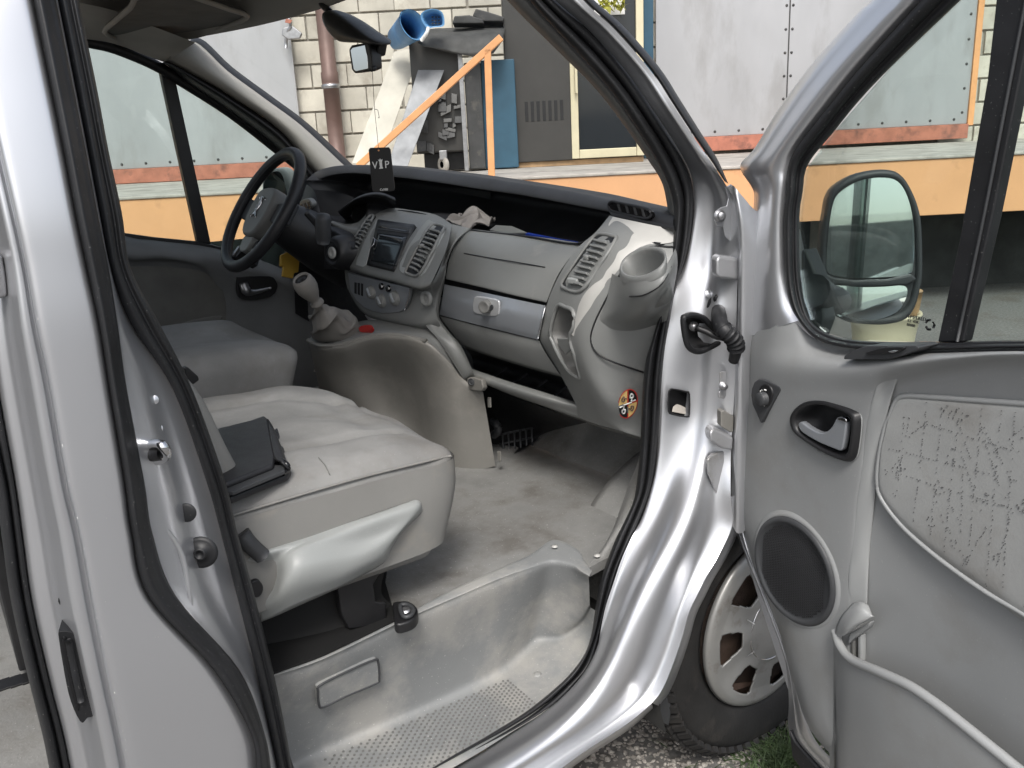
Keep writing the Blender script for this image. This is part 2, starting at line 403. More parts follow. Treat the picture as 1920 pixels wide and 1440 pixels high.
# inner return of the wheel arch
rows = []
for a, r, k, e, yo in R6[17:27]: rows.append([(*e, yo - .003), (e[0] + 9, e[1] + 4, yo + .012), (e[0] + 13, e[1] + 6, yo + .06)])
patch('arch_return', rows, 'paint', body, su=6, sv=2)
rows = []
for a, r, k, e, yo in R6[26:33]: rows.append([(*e, yo - .003), (e[0] + 2, e[1] + 8, yo + .02), (e[0] + 2, e[1] + 12, yo + .12)])
patch('sill_return', rows, 'paint_dirty', body, su=4, sv=2)

rd = random.Random(8); rows = []
for i in range(25, 32):
    a, r, k, e, yo = R6[i]; w_ = .16 + .16 * rd.random()
    rows.append([(*lerp(a, r, f), yo + j_) for f, j_ in ((.02, .0985), (w_ * .5, .092), (w_, .0865))])
patch('sill_dust', rows, 'dust', body, su=6, sv=3)
# front door seal (runs round the opening, two ribs)
SI = [(900,-110),(1010,20),(1090,105),(1150,175),(1195,240),(1232,300),(1255,350),(1265,400),(1259,467),(1250,530),(1236,590),(1222,640),(1211,680),(1205,740),(1203,790),(1200,850),(1195,900),(1188,940),(1170,980),(1153,1015),(1136,1060),(1125,1095),(1117,1140),(1110,1185),(1097,1225),(1068,1265),(1030,1300),(985,1335),(920,1375),(840,1420),(760,1465),(620,1535),(465,1615)]
SO = [(930,-115),(1042,0),(1109,58),(1176,133),(1222,198),(1262,258),(1285,300),(1299,340),(1301,395),(1293,455),(1278,510),(1264,555),(1256,600),(1247,650),(1241,712),(1237,784),(1232,850),(1227,895),(1219,931),(1204,971),(1184,1012),(1166,1052),(1150,1097),(1136,1142),(1126,1188),(1116,1237),(1092,1272),(1056,1309),(1015,1340),(880,1416),(780,1471),(640,1542),(478,1628)]
SO[28:29] = [(1000,1350)]
n = min(len(SI), len(SO)); SI, SO = SI[:n], SO[:n]
yb = [.235,.185,.165,.145,.13,.122,.115,.112] + [.11] * (n - 8)
yb = np.array(yb[:n])
band('door_seal', SI, SO, [(-.02, yb + .03), (.02, yb + .004), (.25, yb - .012), (.45, yb - .006), (.5, yb + .004), (.55, yb - .006), (.78, yb - .014), (.98, yb - .004), (1.03, yb + .02)], 'rubber', body, su=5, sv=3)
# interior pillar trim on the near side, between the windscreen and the seal
TI = [(850,-115),(955,5),(1040,90),(1117,167),(1170,235),(1215,300),(1240,340),(1250,380),(1256,430),(1256,470)]
TO = [(905,-110),(1012,18),(1092,105),(1152,177),(1197,242),(1234,302),(1257,352),(1267,402),(1262,440),(1262,475)]
ty = np.array([.26,.215,.195,.175,.16,.15,.142,.14,.14,.14])
band('pillar_trim', TI, TO, [(0, ty + .07), (.3, ty + .03), (.7, ty + .008), (1.1, ty + .006)], 'greydark', body, su=5, sv=3)
# windscreen edge strip
EA = [(985,-125),(1093,-2),(1152,53),(1220,131),(1262,195),(1303,258),(1333,301),(1358,340)]
EB = [(1003,-128),(1108,-6),(1168,48),(1236,126),(1276,188),(1315,250),(1344,296),(1366,345)]
ey = np.array([.17,.13,.113,.09,.07,.053,.04,.028])
band('windscreen_strip', EA, EB, [(0, ey), (.3, ey - .008), (.8, ey + .0), (1.0, ey + .03)], 'rubber', body, su=5, sv=2)

# fender flange with bolt, fender skin beyond the hinge
pslab('fender_flange', [(1360,352),(1372,345),(1381,395),(1384,440),(1386,470),(1379,470),(1373,456),(1360,442),(1356,425),(1344,424),(1340,415),(1342,396),(1352,389),(1363,386),(1366,372)], 'y', .028, (-.3, -1, 0), .004, 'paint', body, bevel=.0015)
c = Y(1349, 405, .026); lathe('bolt', c, (-.4, -1, .1), [(.011, 0), (.011, .003), (.0075, .003), (.0075, .009), (.005, .011), (.0001, .011)], 'steel', body, seg=12)
patch('fender', [[(1369,346,.02),(1377,350,.0),(1394,370,-.01),(1425,400,-.02),(1500,430,-.03)], [(1377,380,.012),(1384,390,-.01),(1402,425,-.02),(1440,460,-.03),(1510,480,-.04)],
   [(1383,440,.012),(1388,450,-.012),(1404,480,-.022),(1450,510,-.035),(1520,540,-.045)], [(1383,560,.01),(1389,566,-.014),(1410,590,-.024),(1460,610,-.04),(1540,640,-.05)],
   [(1378,720,.008),(1386,730,-.015),(1420,745,-.026),(1480,760,-.042),(1560,780,-.05)], [(1372,860,.004),(1384,880,-.016),(1425,890,-.03),(1490,900,-.045),(1580,920,-.05)],
   [(1372,985,-.004),(1390,1000,-.018),(1440,960,-.03),(1500,960,-.045),(1590,980,-.05)]], 'paint', body, su=5, sv=4)
# hinges
for nm, pts, y0 in (('upper_hinge', [(1346,482),(1352,479),(1394,485),(1402,492),(1398,525),(1392,528),(1349,522),(1344,513),(1344,490)], .03), ('lower_hinge', [(1331,812),(1338,803),(1360,812),(1376,820),(1374,846),(1354,842),(1333,828)], .02)):
    pslab(nm, pts, 'y', y0 - .022, (-.5, -1, 0), .03, 'paint_dirty', body, bevel=.006)
lathe('hinge_pin', Y(1400, 498, .0), (0, 0, 1), [(.007, -.02), (.009, -.018), (.009, .018), (.007, .02)], 'steel', body, seg=12)
pslab('lower_hinge_cover', [(1326,862),(1336,852),(1358,846),(1362,900),(1370,958),(1364,968),(1348,952),(1340,920),(1328,890)], 'y', .012, (-.6, -1, 0), .01, 'paint_dirty', body, bevel=.004)
pslab('check_strap_block', [(1352,772),(1358,770),(1376,781),(1375,810),(1369,811),(1352,800)], 'y', .0, (-.5, -1, 0), .02, 'console', body, bevel=.002)
pslab('hinge_plate', [(1350,697),(1362,697),(1362,742),(1358,748),(1348,746),(1348,736),(1350,734)], 'y', .006, (-.5, -1, 0), .004, 'paint_dirty', body, bevel=.0015)
lathe('plate_bolt', Y(1355, 723, .004), (-.4, -1, 0), [(.008, 0), (.008, .004), (.006, .004), (.006, .01), (.0001, .011)], 'steel', body, seg=10)
# rubber gaiter of the wiring and its open cap
P = [Y(1347, 578, .05), Y(1348, 592, .02), Y(1350, 606, .005), Y(1357, 618, -.01), Y(1368, 628, -.018), Y(1378, 640, -.02), Y(1380, 655, -.015), Y(1376, 675, .0)]
tube('wiring_gaiter', P, [.012, .014, .0145, .014, .013, .012, .011, .010], 'rubber', body, seg=12, s=6)
for i in range(7):
    t = .42 + i * .07; q = cr(np.array(P), 20)[int(t * 139)]; q2 = cr(np.array(P), 20)[min(139, int(t * 139) + 4)]
    lathe('gaiter_ring', q, q2 - q, [(.011, -.0025), (.0165, -.001), (.0165, .001), (.011, .0025)], 'rubber', body, seg=14)
lathe('gaiter_collar', Y(1346, 576, .058), (-.35, -1, -.15), [(.016, 0), (.026, .0), (.027, .006), (.022, .012), (.018, .013)], 'rubber', body, seg=18, sx=1.25)
cap = rnd([(1281,600),(1284,594),(1298,590),(1318,596),(1330,608),(1345,622),(1362,632),(1352,640),(1330,652),(1312,659),(1296,655),(1286,638)], 4)
tube('gaiter_cap_rim', [Y(*p, .035) for p in cap], .0055, 'rubber', body, seg=8, s=1, closed=True)
capc = np.mean([Y(*p, .035) for p in cap], 0)
G = np.array([[Y(*p, .035) * (1 - f) + capc * f + np.array([.02, .03, 0]) * g for p in cap] for f, g in ((0, 0), (.15, .8), (.5, 1.1), (.97, 1.2))])
V, F = gridmesh(G, False, True); mk('gaiter_cap', V, F, 'black', body, solid=.002)
lathe('cap_screw', Y(1300, 612, .045), (-.4, -1, .2), [(.009, 0), (.009, .003), (.005, .003), (.005, .006), (.0001, .006)], 'steel', body, seg=10)
tube('cap_strut', [Y(1304, 614, .04), Y(1325, 622, .025), Y(1345, 632, .01), Y(1370, 634, -.005)], .0055, 'black', body, seg=8, s=3)
lathe('jamb_plug', Y(1346, 560, .045), (-.5, -1, 0), [(.009, 0), (.009, .002), (.006, .004), (.004, .004), (.003, .002), (.0001, .002)], 'rubber', body, seg=14)
lathe('jamb_dimple', Y(1329, 551, .06), (-.5, -1, .3), [(.007, 0), (.005, .0015), (.0001, .002)], 'paint', body, seg=12)
# square opening of the door catch
sq = rnd([(1257,733),(1262,731),(1285,736),(1291,741),(1291,774),(1286,780),(1262,775),(1255,768),(1255,740)], 2)
sqo = rnd([(1254,731),(1260,728),(1287,733),(1294,739),(1294,777),(1288,783),(1260,778),(1252,771),(1252,738)], 2)
G = np.array([[Y(*p, d) for p in s] for s, d in ((sqo, .078), (sqo, .064), (sq, .064), (sq, .085))]); V, F = gridmesh(G, False, True); mk('catch_gasket', V, F, 'rubber', body)
slab('catch_pocket', [Y(*p, .079) for p in sq], (0, -1, 0), .003, 'black', body, bevel=0)
patch('catch_latch', [[(1262,763,.07),(1270,758,.07),(1285,764,.07)], [(1260,772,.066),(1272,774,.066),(1286,777,.066)]], 'concrete', body, su=3, sv=3)

# ---- mudflap, wheel house, wheel
pslab('mudflap', [(1222,1318),(1240,1290),(1258,1262),(1258,1340),(1254,1362),(1236,1352)], 'y', .06, (-.6, -1, 0), .02, 'darkplastic', body, bevel=.003)
WC = np.array([.03, .05, .322])
t = np.linspace(-.35, math.pi + .35, 24)
G = np.array([[WC + np.array([-.36 * math.cos(a), dy, .35 * math.sin(a)]) for a in t] for dy in (-.01, .1, .2, .27)]); V, F = gridmesh(G); mk('wheel_house', V, F, 'dark_under', body)
G = np.array([[WC + np.array([-.372 * math.cos(a), dy, .362 * math.sin(a)]) for a in np.linspace(.3, math.pi - .3, 20)] for dy in (.11, .2, .28, .30, .302)]); G[-1, :, 2] -= .2; V, F = gridmesh(G); mk('wheel_arch_cover', V, F, 'floorvinyl', body)
slab('wheel_house_wall', [WC + np.array([-.36 * math.cos(a), .27, .35 * math.sin(a)]) for a in t], (0, -1, 0), .02, 'dark_under', body, bevel=0)
wheel = empty('front_wheel', WC); wheel.parent = van; wheel.location = Vector(WC - WLOC['van'])
wa = norm((-.06, -1, 0))
TR = .322
lathe('tyre', WC + np.array([0, .1, 0]), wa, [(.205, -.09), (.23, -.1), (.29, -.105), (.312, -.1), (TR, -.085), (TR, -.03), (TR + .001, 0), (TR, .05), (.316, .078), (.305, .092), (.285, .1), (.262, .102), (.238, .1), (.215, .096), (.198, .085)], 'tyre', wheel, seg=72)
for i in range(64):       # tread blocks
    a = 2 * math.pi * i / 64
    if a > 2.2 and a < 5.6: continue
    d = np.array([-math.cos(a), 0, -math.sin(a)]); tg = np.array([math.sin(a), 0, -math.cos(a)])
    for k, off in enumerate((-.06, -.02, .02, .06)):
        box('tread_block', WC + np.array([0, .1, 0]) + d * (TR + .0015) + wa * off + tg * (.004 if k % 2 else -.004), (.020, .034, .014), 'tyre', wheel, bevel=0, basis=(tg, wa, d))
    sd_ = norm(d * .75 + wa * .66)
    box('shoulder_block', WC + np.array([0, .1, 0]) + d * (TR - .012) + wa * .088, (.018, .026, .012), 'tyre', wheel, bevel=0, basis=(tg, np.cross(sd_, tg), sd_))
def hubpt(r, a, h): return WC + np.array([0, .1, 0]) + wa * h + .93 * r * np.array([math.cos(a), 0, math.sin(a)])
# hubcap: dished disc with rounded openings
nr0 = [.215, .211, .2, .178, .15, .12, .092, .075, .058, .04, .0]
hh0 = [.086, .094, .0985, .101, .1045, .108, .112, .1135, .117, .119, .119]
nr = [.215, .211, .206] + list(np.linspace(.2, .09, 30)) + [.08, .07, .058, .04, .0]
hh = [float(np.interp(r_, nr0[::-1], hh0[::-1])) for r_ in nr]
A = 280; V = []; F = []
for r, h in zip(nr, hh):
    for k in range(A):
        a = 2 * math.pi * k / A; tw = (r - .13) * .8
        V.append(hubpt(r, a + tw, h - .006 * (.5 + .5 * math.cos(7 * a)) * min(1, max(0, (.2 - r) / .03)) * min(1, max(0, (r - .07) / .03))))
def hole(i, k):
    ph = (k / A * 7) % 1.0; r_ = (nr[i] + nr[i + 1]) / 2
    return abs((r_ - .146) / .035) ** 5 + abs((ph - .5) / (.25 + (r_ - .146) * 1.0)) ** 5 < 1
for i in range(len(nr) - 1):
    for k in range(A):
        if hole(i, k): continue
        F.append((i * A + k, i * A + (k + 1) % A, (i + 1) * A + (k + 1) % A, (i + 1) * A + k))
mk('hubcap', V, F, 'hubcap', wheel, solid=.004, offset=1)
lathe('steel_rim', WC + np.array([0, .1, 0]), wa, [(.198, .085), (.188, .06), (.17, .05), (.13, .055), (.11, .07), (.0001, .07)], 'rust', wheel, seg=40)
for i in range(8):
    a = 2 * math.pi * i / 8; lathe('rim_hole', hubpt(.155, a, .0545), wa, [(.021, 0), (.021, .002), (.0001, .002)], 'black', wheel, seg=14)
for i in (6, 8, 11):
    a = 2 * math.pi * i / 14; tube('hub_scratch', [hubpt(.085, a + .05, .1165), hubpt(.11, a - .02, .1125)], .0012, 'white' if i % 3 == 0 else 'hubcap', wheel, seg=6, s=1)  # thin strokes that paint highlights onto the hubcap
tube('hub_ring', [hubpt(.088, 2 * math.pi * k / 36, .1145) for k in range(36)], .0018, 'chrome', wheel, seg=6, s=1, closed=True)
# emblem on the hub: a hollow lozenge
L = [hubpt(.036, math.pi / 2, .1225), hubpt(.022, 0, .1225), hubpt(.036, -math.pi / 2, .1225), hubpt(.022, math.pi, .1225)]
tube('hub_emblem', L, .0055, 'chrome', wheel, seg=8, s=1, closed=True)

# ---- centre pillar -------------------------------------------------
GL = [(-95,-120),(-62,0),(-28,160),(0,283),(27,400),(49,500),(69,611),(92,717),(125,900),(150,1005),(172,1125),(199,1260),(225,1380),(240,1460),(262,1570)]
GR = [(38,-120),(62,0),(95,160),(120,283),(142,400),(164,505),(187,611),(206,730),(234,900),(248,1000),(280,1122),(400,1255),(470,1375),(483,1460),(495,1570)]
gy = np.array([.065,.045,.03,.02,.012,.008,.004,.002,0,0,0,.0,.003,.006,.012])
pillar = band('center_pillar', GL, GR, [(-.0, gy + .012), (.06, gy + .002), (.3, gy), (.75, gy), (.93, gy + .002), (1.0, gy + .012)], 'paint', van, su=6, sv=4)
# folded edge and jamb of the sliding door opening
JL = [(-160,-120),(-125,0),(-92,160),(-66,283),(-40,400),(-20,500),(-14,611),(-2,717),(30,900),(45,1005),(62,1125),(92,1260),(122,1380),(138,1460),(160,1570)]
band('sliding_jamb', GL, JL, [(0, gy + .012), (.0, gy + .03), (.1, gy + .028), (.13, gy + .022), (.32, gy + .024), (.45, gy + .045), (.7, gy + .085), (1.0, gy + .1), (1.15, gy + .16)], 'paint', pillar, su=6, sv=4)
RL = [(p[0] - 62, p[1] + 2) for p in JL]; RR = [(p[0] - 2, p[1]) for p in JL]
for k in range(8, 15): RL[k] = (JL[k][0] - 42, JL[k][1])
band('sliding_door_seal', RL, RR, [(0, gy + .16), (.08, gy + .11), (.3, gy + .095), (.55, gy + .1), (.62, gy + .108), (.7, gy + .098), (.92, gy + .1), (1.0, gy + .12)], 'rubber', pillar, su=6, sv=3)
# first seal strip
A1 = [(36,-120),(61,0),(94,160),(119,283),(141,400),(163,505),(186,611),(205,730),(233,900),(247,1000),(279,1122),(399,1255),(469,1375),(482,1460),(494,1570)]
B1 = [(80,-120),(105,0),(137,160),(161,283),(183,400),(204,505),(221,611),(238,730),(271,905),(286,1000),(330,1118),(448,1255),(496,1375),(510,1460),(522,1570)]
band('outer_seal', A1, B1, [(-.02, gy + .03), (.03, gy + .006), (.3, gy - .01), (.55, gy - .004), (.75, gy + .004), (.95, gy + .01), (1.0, gy + .035)], 'rubber', pillar, su=6, sv=3)
# jamb between the two seals
A2 = B1
B2 = [(84,-120),(109,0),(141,160),(165,283),(187,400),(208,505),(244,605),(324,730),(386,900),(414,1000),(446,1125),(479,1255),(506,1375),(524,1460),(545,1570)]
jy = np.array([.03,.03,.03,.03,.03,.03,.035,.05,.062,.066,.066,.062,.058,.055,.055])
jam = [(0, gy + .02), (.08, gy + .024), (.35, gy + .024 + jy * .25), (.6, gy + .024 + jy * .75), (.9, gy + .03 + jy), (1.03, gy + .035 + jy)]
band('pillar_jamb', A2, B2, jam, 'paint', pillar, su=6, sv=4)
# second seal, along the door opening
C2 = [(125,-120),(147,0),(180,160),(203,283),(228,400),(245,505),(300,610),(362,735),(421,900),(445,1000),(475,1110),(511,1255),(536,1375),(551,1460),(575,1570)]
sy = gy + .035 + jy
band('inner_seal', B2, C2, [(-.03, sy + .012), (.04, sy - .008), (.3, sy - .016), (.5, sy - .01), (.6, sy - .002), (.85, sy - .006), (1.0, sy + .01), (1.02, sy + .05)], 'rubber', pillar, su=6, sv=3)
def jambpt(px, py, f=.055): return Y(px, py, f)
# striker
ps = [(271,832),(300,827),(305,830),(316,846),(316,860),(309,862),(300,848),(285,850),(272,857)]
pslab('striker_plate', [(268,828),(276,828),(278,866),(270,868)], 'y', .03, (-.2, -1, 0), .006, 'steel', pillar, bevel=.001)
tube('striker', [Y(270, 836, .045), Y(296, 832, .02), Y(308, 840, .012), Y(312, 854, .02), Y(300, 862, .03), Y(273, 862, .045)], .006, 'chrome', pillar, seg=10, s=5)
tube('striker_bar', [Y(272, 854, .04), Y(303, 850, .022)], .0085, 'black', pillar, seg=10, s=1)
lathe('rubber_plug', jambpt(350, 961, .063), (-.55, -.85, .08), [(.0125, 0), (.0125, .001), (.010, .002), (.0001, .0022)], 'rubber', pillar, seg=20)
lathe('rubber_stop', jambpt(378, 1035, .067), (-.55, -.85, .08), [(.0215, 0), (.0215, .002), (.017, .0035), (.009, .004), (.008, .009), (.005, .010), (.005, .007), (.0001, .007)], 'rubber', pillar, seg=24)
for p in ((288, 750), (296, 804)): lathe('dimple', jambpt(*p, .058), (-.25, -1, .2), [(.006, -.001), (.004, .001), (.0001, .0012)], 'paint', pillar, seg=12)
tube('jamb_fold', [Y(258, 850, .036), Y(272, 930, .036), Y(292, 970, .034), (Y(330, 1018, .036)), Y(346, 1060, .036), Y(357, 1130, .032), Y(366, 1165, .03)], .0035, 'paint', pillar, seg=8, s=6)
# rubber latch on the sliding door jamb
lo = [(109,1190),(113,1184),(128,1184),(145,1192),(152,1206),(160,1260),(171,1310),(176,1342),(164,1346),(157,1355),(150,1353),(138,1330),(128,1300),(120,1260)]
pslab('sliding_latch', lo, 'y', .04, (-.3, -1, 0), .03, 'rubber', pillar, smooth=2, bevel=.004)
pslab('latch_slot', [(116,1200),(124,1196),(130,1230),(138,1280),(148,1325),(144,1332),(132,1290),(122,1245)], 'y', .038, (-.3, -1, 0), .01, 'black_gloss', pillar, smooth=2, bevel=.002)
tube('latch_rib', [Y(128, 1200, .037), Y(136, 1240, .037), Y(142, 1270, .037), Y(152, 1315, .037)], .004, 'rubber', pillar, seg=8, s=4)
lathe('jamb_screw', Y(126, 1124, .062), (-.4, -1, 0), [(.0095, 0), (.0095, .002), (.006, .004), (.004, .004), (.003, .002), (.0001, .002)], 'rubber', pillar, seg=16)
pslab('latch_striker', [(-30,470),(2,478),(9,520),(12,552),(8,560),(-30,560)], 'y', .07, (-.3, -1, 0), .02, 'steel', pillar, bevel=.004)

# chips and scratches along the pillar edges
V = []; F = []; rc = random.Random(5)
def chip(px, py, y, s_):
    k = len(V); n_ = rc.randint(4, 6); a0 = rc.uniform(0, 6)
    for i in range(n_):
        a = a0 + 6.283 * i / n_; r_ = s_ * rc.uniform(.4, 1.2); V.append(Y(px, py, y) + np.array([math.cos(a) * r_ * .5, -.0004, math.sin(a) * r_ * 1.5]))
    F.append(tuple(range(k, k + n_)))
gx = lambda y: float(np.interp(y, [p[1] for p in GL], [p[0] for p in GL]))
for i in range(34): y_ = rc.uniform(420, 1430); chip(gx(y_) + rc.uniform(3, 9), y_, float(np.interp(y_, [p[1] for p in GL], gy)) + .0035, rc.uniform(.0005, .0012))
for i in range(10): y_ = rc.uniform(900, 1430); chip(gx(y_) + rc.uniform(15, 160), y_, float(np.interp(y_, [p[1] for p in GL], gy)) - .0006, rc.uniform(.0004, .0011))
mk('paint_chips', V, F, 'white', pillar, smooth=False, kind='stuff')

# ---- cargo space glimpsed behind the pillar
box('cargo_floor', (-2.1, 1.0, .49), (1.62, 1.7, .02), 'floorvinyl', van, bevel=0)
for k in range(5): box('floor_slot', Z(16 + 22 * k - 30, 1289 - 6 * k, .502), (.02, .035, .004), 'black', van, bevel=.001)
box('seat_bulkhead', (-1.34, 1.15, .72), (.02, 1.1, .42), 'black', van, bevel=.004)
box('sliding_step', (-1.9, .16, .40), (1.2, .14, .02), 'floorvinyl', van, bevel=.004)

# ---- roof, headliner, windscreen header
rf = [[(-.44, y, 1.715 - .03 * ((y - .92) / .78) ** 2 - .02), (-.5, y, 1.74 - .05 * ((y - .92) / .78) ** 4), (-.7, y, 1.80 - .07 * ((y - .92) / .78) ** 4), (-1.2, y, 1.84 - .10 * ((y - .92) / .78) ** 4), (-2.9, y, 1.84 - .1 * ((y - .92) / .78) ** 4)] for y in (.2, .35, .6, .92, 1.25, 1.5, 1.68)]
for r, y in zip(rf, (.2, .35, .6, .92, 1.25, 1.5, 1.68)): r[0] = (-.455 - .16 * ((y - .92) / .74) ** 2, y, 1.69); r[1] = (r[0][0] - .03, y, 1.715)
head = patch('headliner', rf, 'headliner', van, ax=None, su=5, sv=5)
outer_roof = [[(p[0] + .02, p[1] * 1.06 - .055, p[2] + .07) for p in r] for r in rf]
patch('roof', outer_roof, 'paint', van, ax=None, su=3, sv=3)
# visor tray and pads of the headliner
vis = [(196,60),(215,40),(245,14),(262,-8),(340,-10),(390,4),(430,18),(464,30),(440,44),(405,56),(368,68),(330,72),(270,72),(225,74)]
vp = [Z(p[0], p[1], 1.705) for p in rnd(vis, 3)]
slab('visor_tray', vp, (0, 0, -1), .012, 'darkfabric', head, bevel=.004)
tube('tray_rim', [Z(p[0], p[1], 1.7) for p in rnd(vis, 3)], .006, 'headliner', head, seg=8, s=1, closed=True)
# headliner edge down to the far window
patch('headliner_edge', [[Y(150, 72, 1.74), Y(150, 40, 1.68), Y(150, 5, 1.5)], [Y(196, 78, 1.74), Y(200, 55, 1.68), Y(215, 20, 1.5)], [Y(233, 88, 1.74), Y(240, 70, 1.68), Y(262, 40, 1.5)], [Y(275, 105, 1.73), Y(290, 88, 1.66), Y(320, 62, 1.5)], [Y(312, 118, 1.71), Y(330, 104, 1.64), Y(366, 80, 1.58)]], 'headliner', head, ax=None, su=5, sv=4)
# ---- far windscreen pillar and its trim
FA = [(330,95),(367,79),(427,133),(500,187),(567,237),(640,305),(655,318)]
FB = [(305,118),(320,118),(385,152),(433,181),(523,243),(583,315),(592,326)]
FC = [(290,118),(313,124),(345,156),(433,214),(523,284),(560,330),(570,342)]
band('far_pillar_trim', FA, FB, [(0, 1.74), (.15, 1.68), (.5, 1.655), (.85, 1.67), (1, 1.70)], 'headliner', head, su=5, sv=3)
band('far_pillar_edge', [(p[0] + 9, p[1] - 7) for p in FA], FA, [(0, 1.78), (.5, 1.75), (1, 1.735)], 'black', head, su=5, sv=2)
band('far_pillar_seal', FB, FC, [(0, 1.695), (.25, 1.68), (.55, 1.7), (.8, 1.76), (1, 1.8)], 'black', head, su=5, sv=3)
# windscreen
def wsp(t, y):                                   # header to base
    b = ((y - .92) / .78) ** 2
    hx, hz = -.45 - .16 * b, 1.70; bx, bz = .30 - .26 * b, 1.17
    return (hx + (bx - hx) * t, y, hz + (bz - hz) * t + .03 * math.sin(math.pi * t))
patch('windscreen', [[wsp(t, y) for t in (0, .33, .66, 1)] for y in (.2, .45, .7, .92, 1.15, 1.4, 1.66)], 'screenglass', van, ax=None, su=3, sv=3)

# ---- far (driver) door
fd = [[(120,395,1.80),(235,437,1.80),(290,446,1.80),(372,453,1.80),(430,468,1.79),(520,500,1.78),(600,540,1.77)],
      [(120,415,1.74),(238,452,1.74),(292,458,1.74),(368,470,1.735),(425,484,1.73),(520,520,1.73),(600,560,1.73)],
      [(130,455,1.72),(243,482,1.72),(305,482,1.72),(372,494,1.72),(412,508,1.725),(520,540,1.73),(600,590,1.73)],
      [(140,500,1.765),(250,506,1.765),(310,502,1.765),(378,512,1.76),(428,560,1.75),(520,575,1.74),(600,620,1.735)],
      [(160,600,1.77),(262,600,1.77),(320,600,1.77),(385,600,1.765),(430,605,1.755),(525,630,1.745),(600,680,1.74)],
      [(200,720,1.77),(290,720,1.77),(350,720,1.77),(400,720,1.765),(450,720,1.755),(540,730,1.745),(610,760,1.74)]]
ddoor = patch('driver_door', fd, 'doordark', van, su=5, sv=5)
patch('door_fabric', [[(240,500,1.755),(310,500,1.755),(375,508,1.75),(412,530,1.745)], [(245,560,1.758),(320,560,1.758),(390,565,1.755),(424,570,1.748)], [(262,640,1.76),(330,640,1.76),(395,640,1.756),(422,620,1.75)]], 'darkfabric', ddoor, su=4, sv=4)
pslab('handle_recess', [(446,524),(452,520),(505,518),(518,528),(520,540),(508,556),(470,563),(448,556)], 'y', 1.715, (0, -1, 0), .02, 'black', ddoor, smooth=3, bevel=.004)
tube('door_handle', [Y(456, 530, 1.70), Y(462, 545, 1.695), Y(475, 548, 1.695), Y(508, 540, 1.70)], [.014, .016, .009, .004], 'steel', ddoor, seg=10, s=5)
# window frame, divider and panes
tube('window_frame', [Y(130, 66, 1.76), Y(163, 78, 1.76), Y(200, 86, 1.76), Y(240, 100, 1.765), Y(290, 122, 1.77), Y(330, 146, 1.775), Y(433, 212, 1.79), Y(525, 284, 1.8), Y(600, 345, 1.8)], .017, 'black', ddoor, seg=8, s=4)
pslab('window_divider', [(300,128),(328,144),(396,458),(371,454)], 'y', 1.775, (0, -1, 0), .03, 'black', ddoor, bevel=.003)
pslab('window_glass', [(120,60),(163,82),(240,104),(302,130),(372,456),(290,447),(235,440),(120,400)], 'y', 1.80, (0, -1, 0), .004, 'glass', ddoor, bevel=0)
pslab('quarter_glass', [(326,144),(433,214),(523,286),(590,345),(520,500),(430,470),(394,458)], 'y', 1.80, (0, -1, 0), .004, 'glass', ddoor, bevel=0)
pslab('belt_rubber', [(120,397),(234,437),(290,445),(372,453),(432,468),(432,474),(372,460),(290,452),(234,446),(120,408)], 'y', 1.77, (0, -1, 0), .03, 'rubber', ddoor, bevel=.002)
# its wing mirror
pslab('wing_mirror', [(492,336),(502,322),(518,315),(532,318),(542,332),(548,352),(548,372),(535,382),(495,372)], 'y', 1.93, (-.8, -1, 0), .10, 'greylight', ddoor, smooth=3, bevel=.012)
pslab('wing_mirror_glass', [(496,340),(506,326),(518,321),(528,326),(534,344),(537,374),(498,362)], 'y', 1.92, (-.8, -1, 0), .006, 'mirror', ddoor, smooth=3, bevel=0)
# body side behind the far door, so that no light leaks in
patch('far_side', [[(-.9, 1.84, .2), (-.9, 1.86, .7), (-.9, 1.83, 1.1)], [(-2.0, 1.84, .2), (-2.0, 1.86, .7), (-2.0, 1.83, 1.1)], [(-3.0, 1.84, .2), (-3.0, 1.86, .7), (-3.0, 1.83, 1.1)]], 'greylight', van, ax=None, su=2, sv=2)
patch('far_front', [[(-.9, 1.84, .2), (-.9, 1.86, .7), (-.9, 1.83, 1.1)], [(-.3, 1.86, .2), (-.3, 1.87, .7), (-.3, 1.84, 1.1)], [(.4, 1.8, .2), (.4, 1.82, .7), (.4, 1.78, 1.05)]], 'paint', van, ax=None, su=2, sv=2)
# ================================================================== cab floor, step, seats
floor_pts = [(-1.30, 1.80), (-1.30, .205)]
edge = [(515,1264),(560,1243),(600,1225),(700,1180),(782,1140),(860,1104),(940,1068),(1000,1042),(1036,1018),(1062,1030),(1084,1046),(1102,1064)]
E3 = [Z(*p, .58) for p in edge]
fl = [(-1.30, 1.80, .578), (-1.30, .2, .578)] + [tuple(e[:2]) + (.578,) for e in E3] + [(-.30, .15, .578), (.12, .15, .578), (.12, 1.80, .578)]
floor = slab('cab_floor', fl, (0, 0, 1), .02, 'floorvinyl', van, bevel=0)
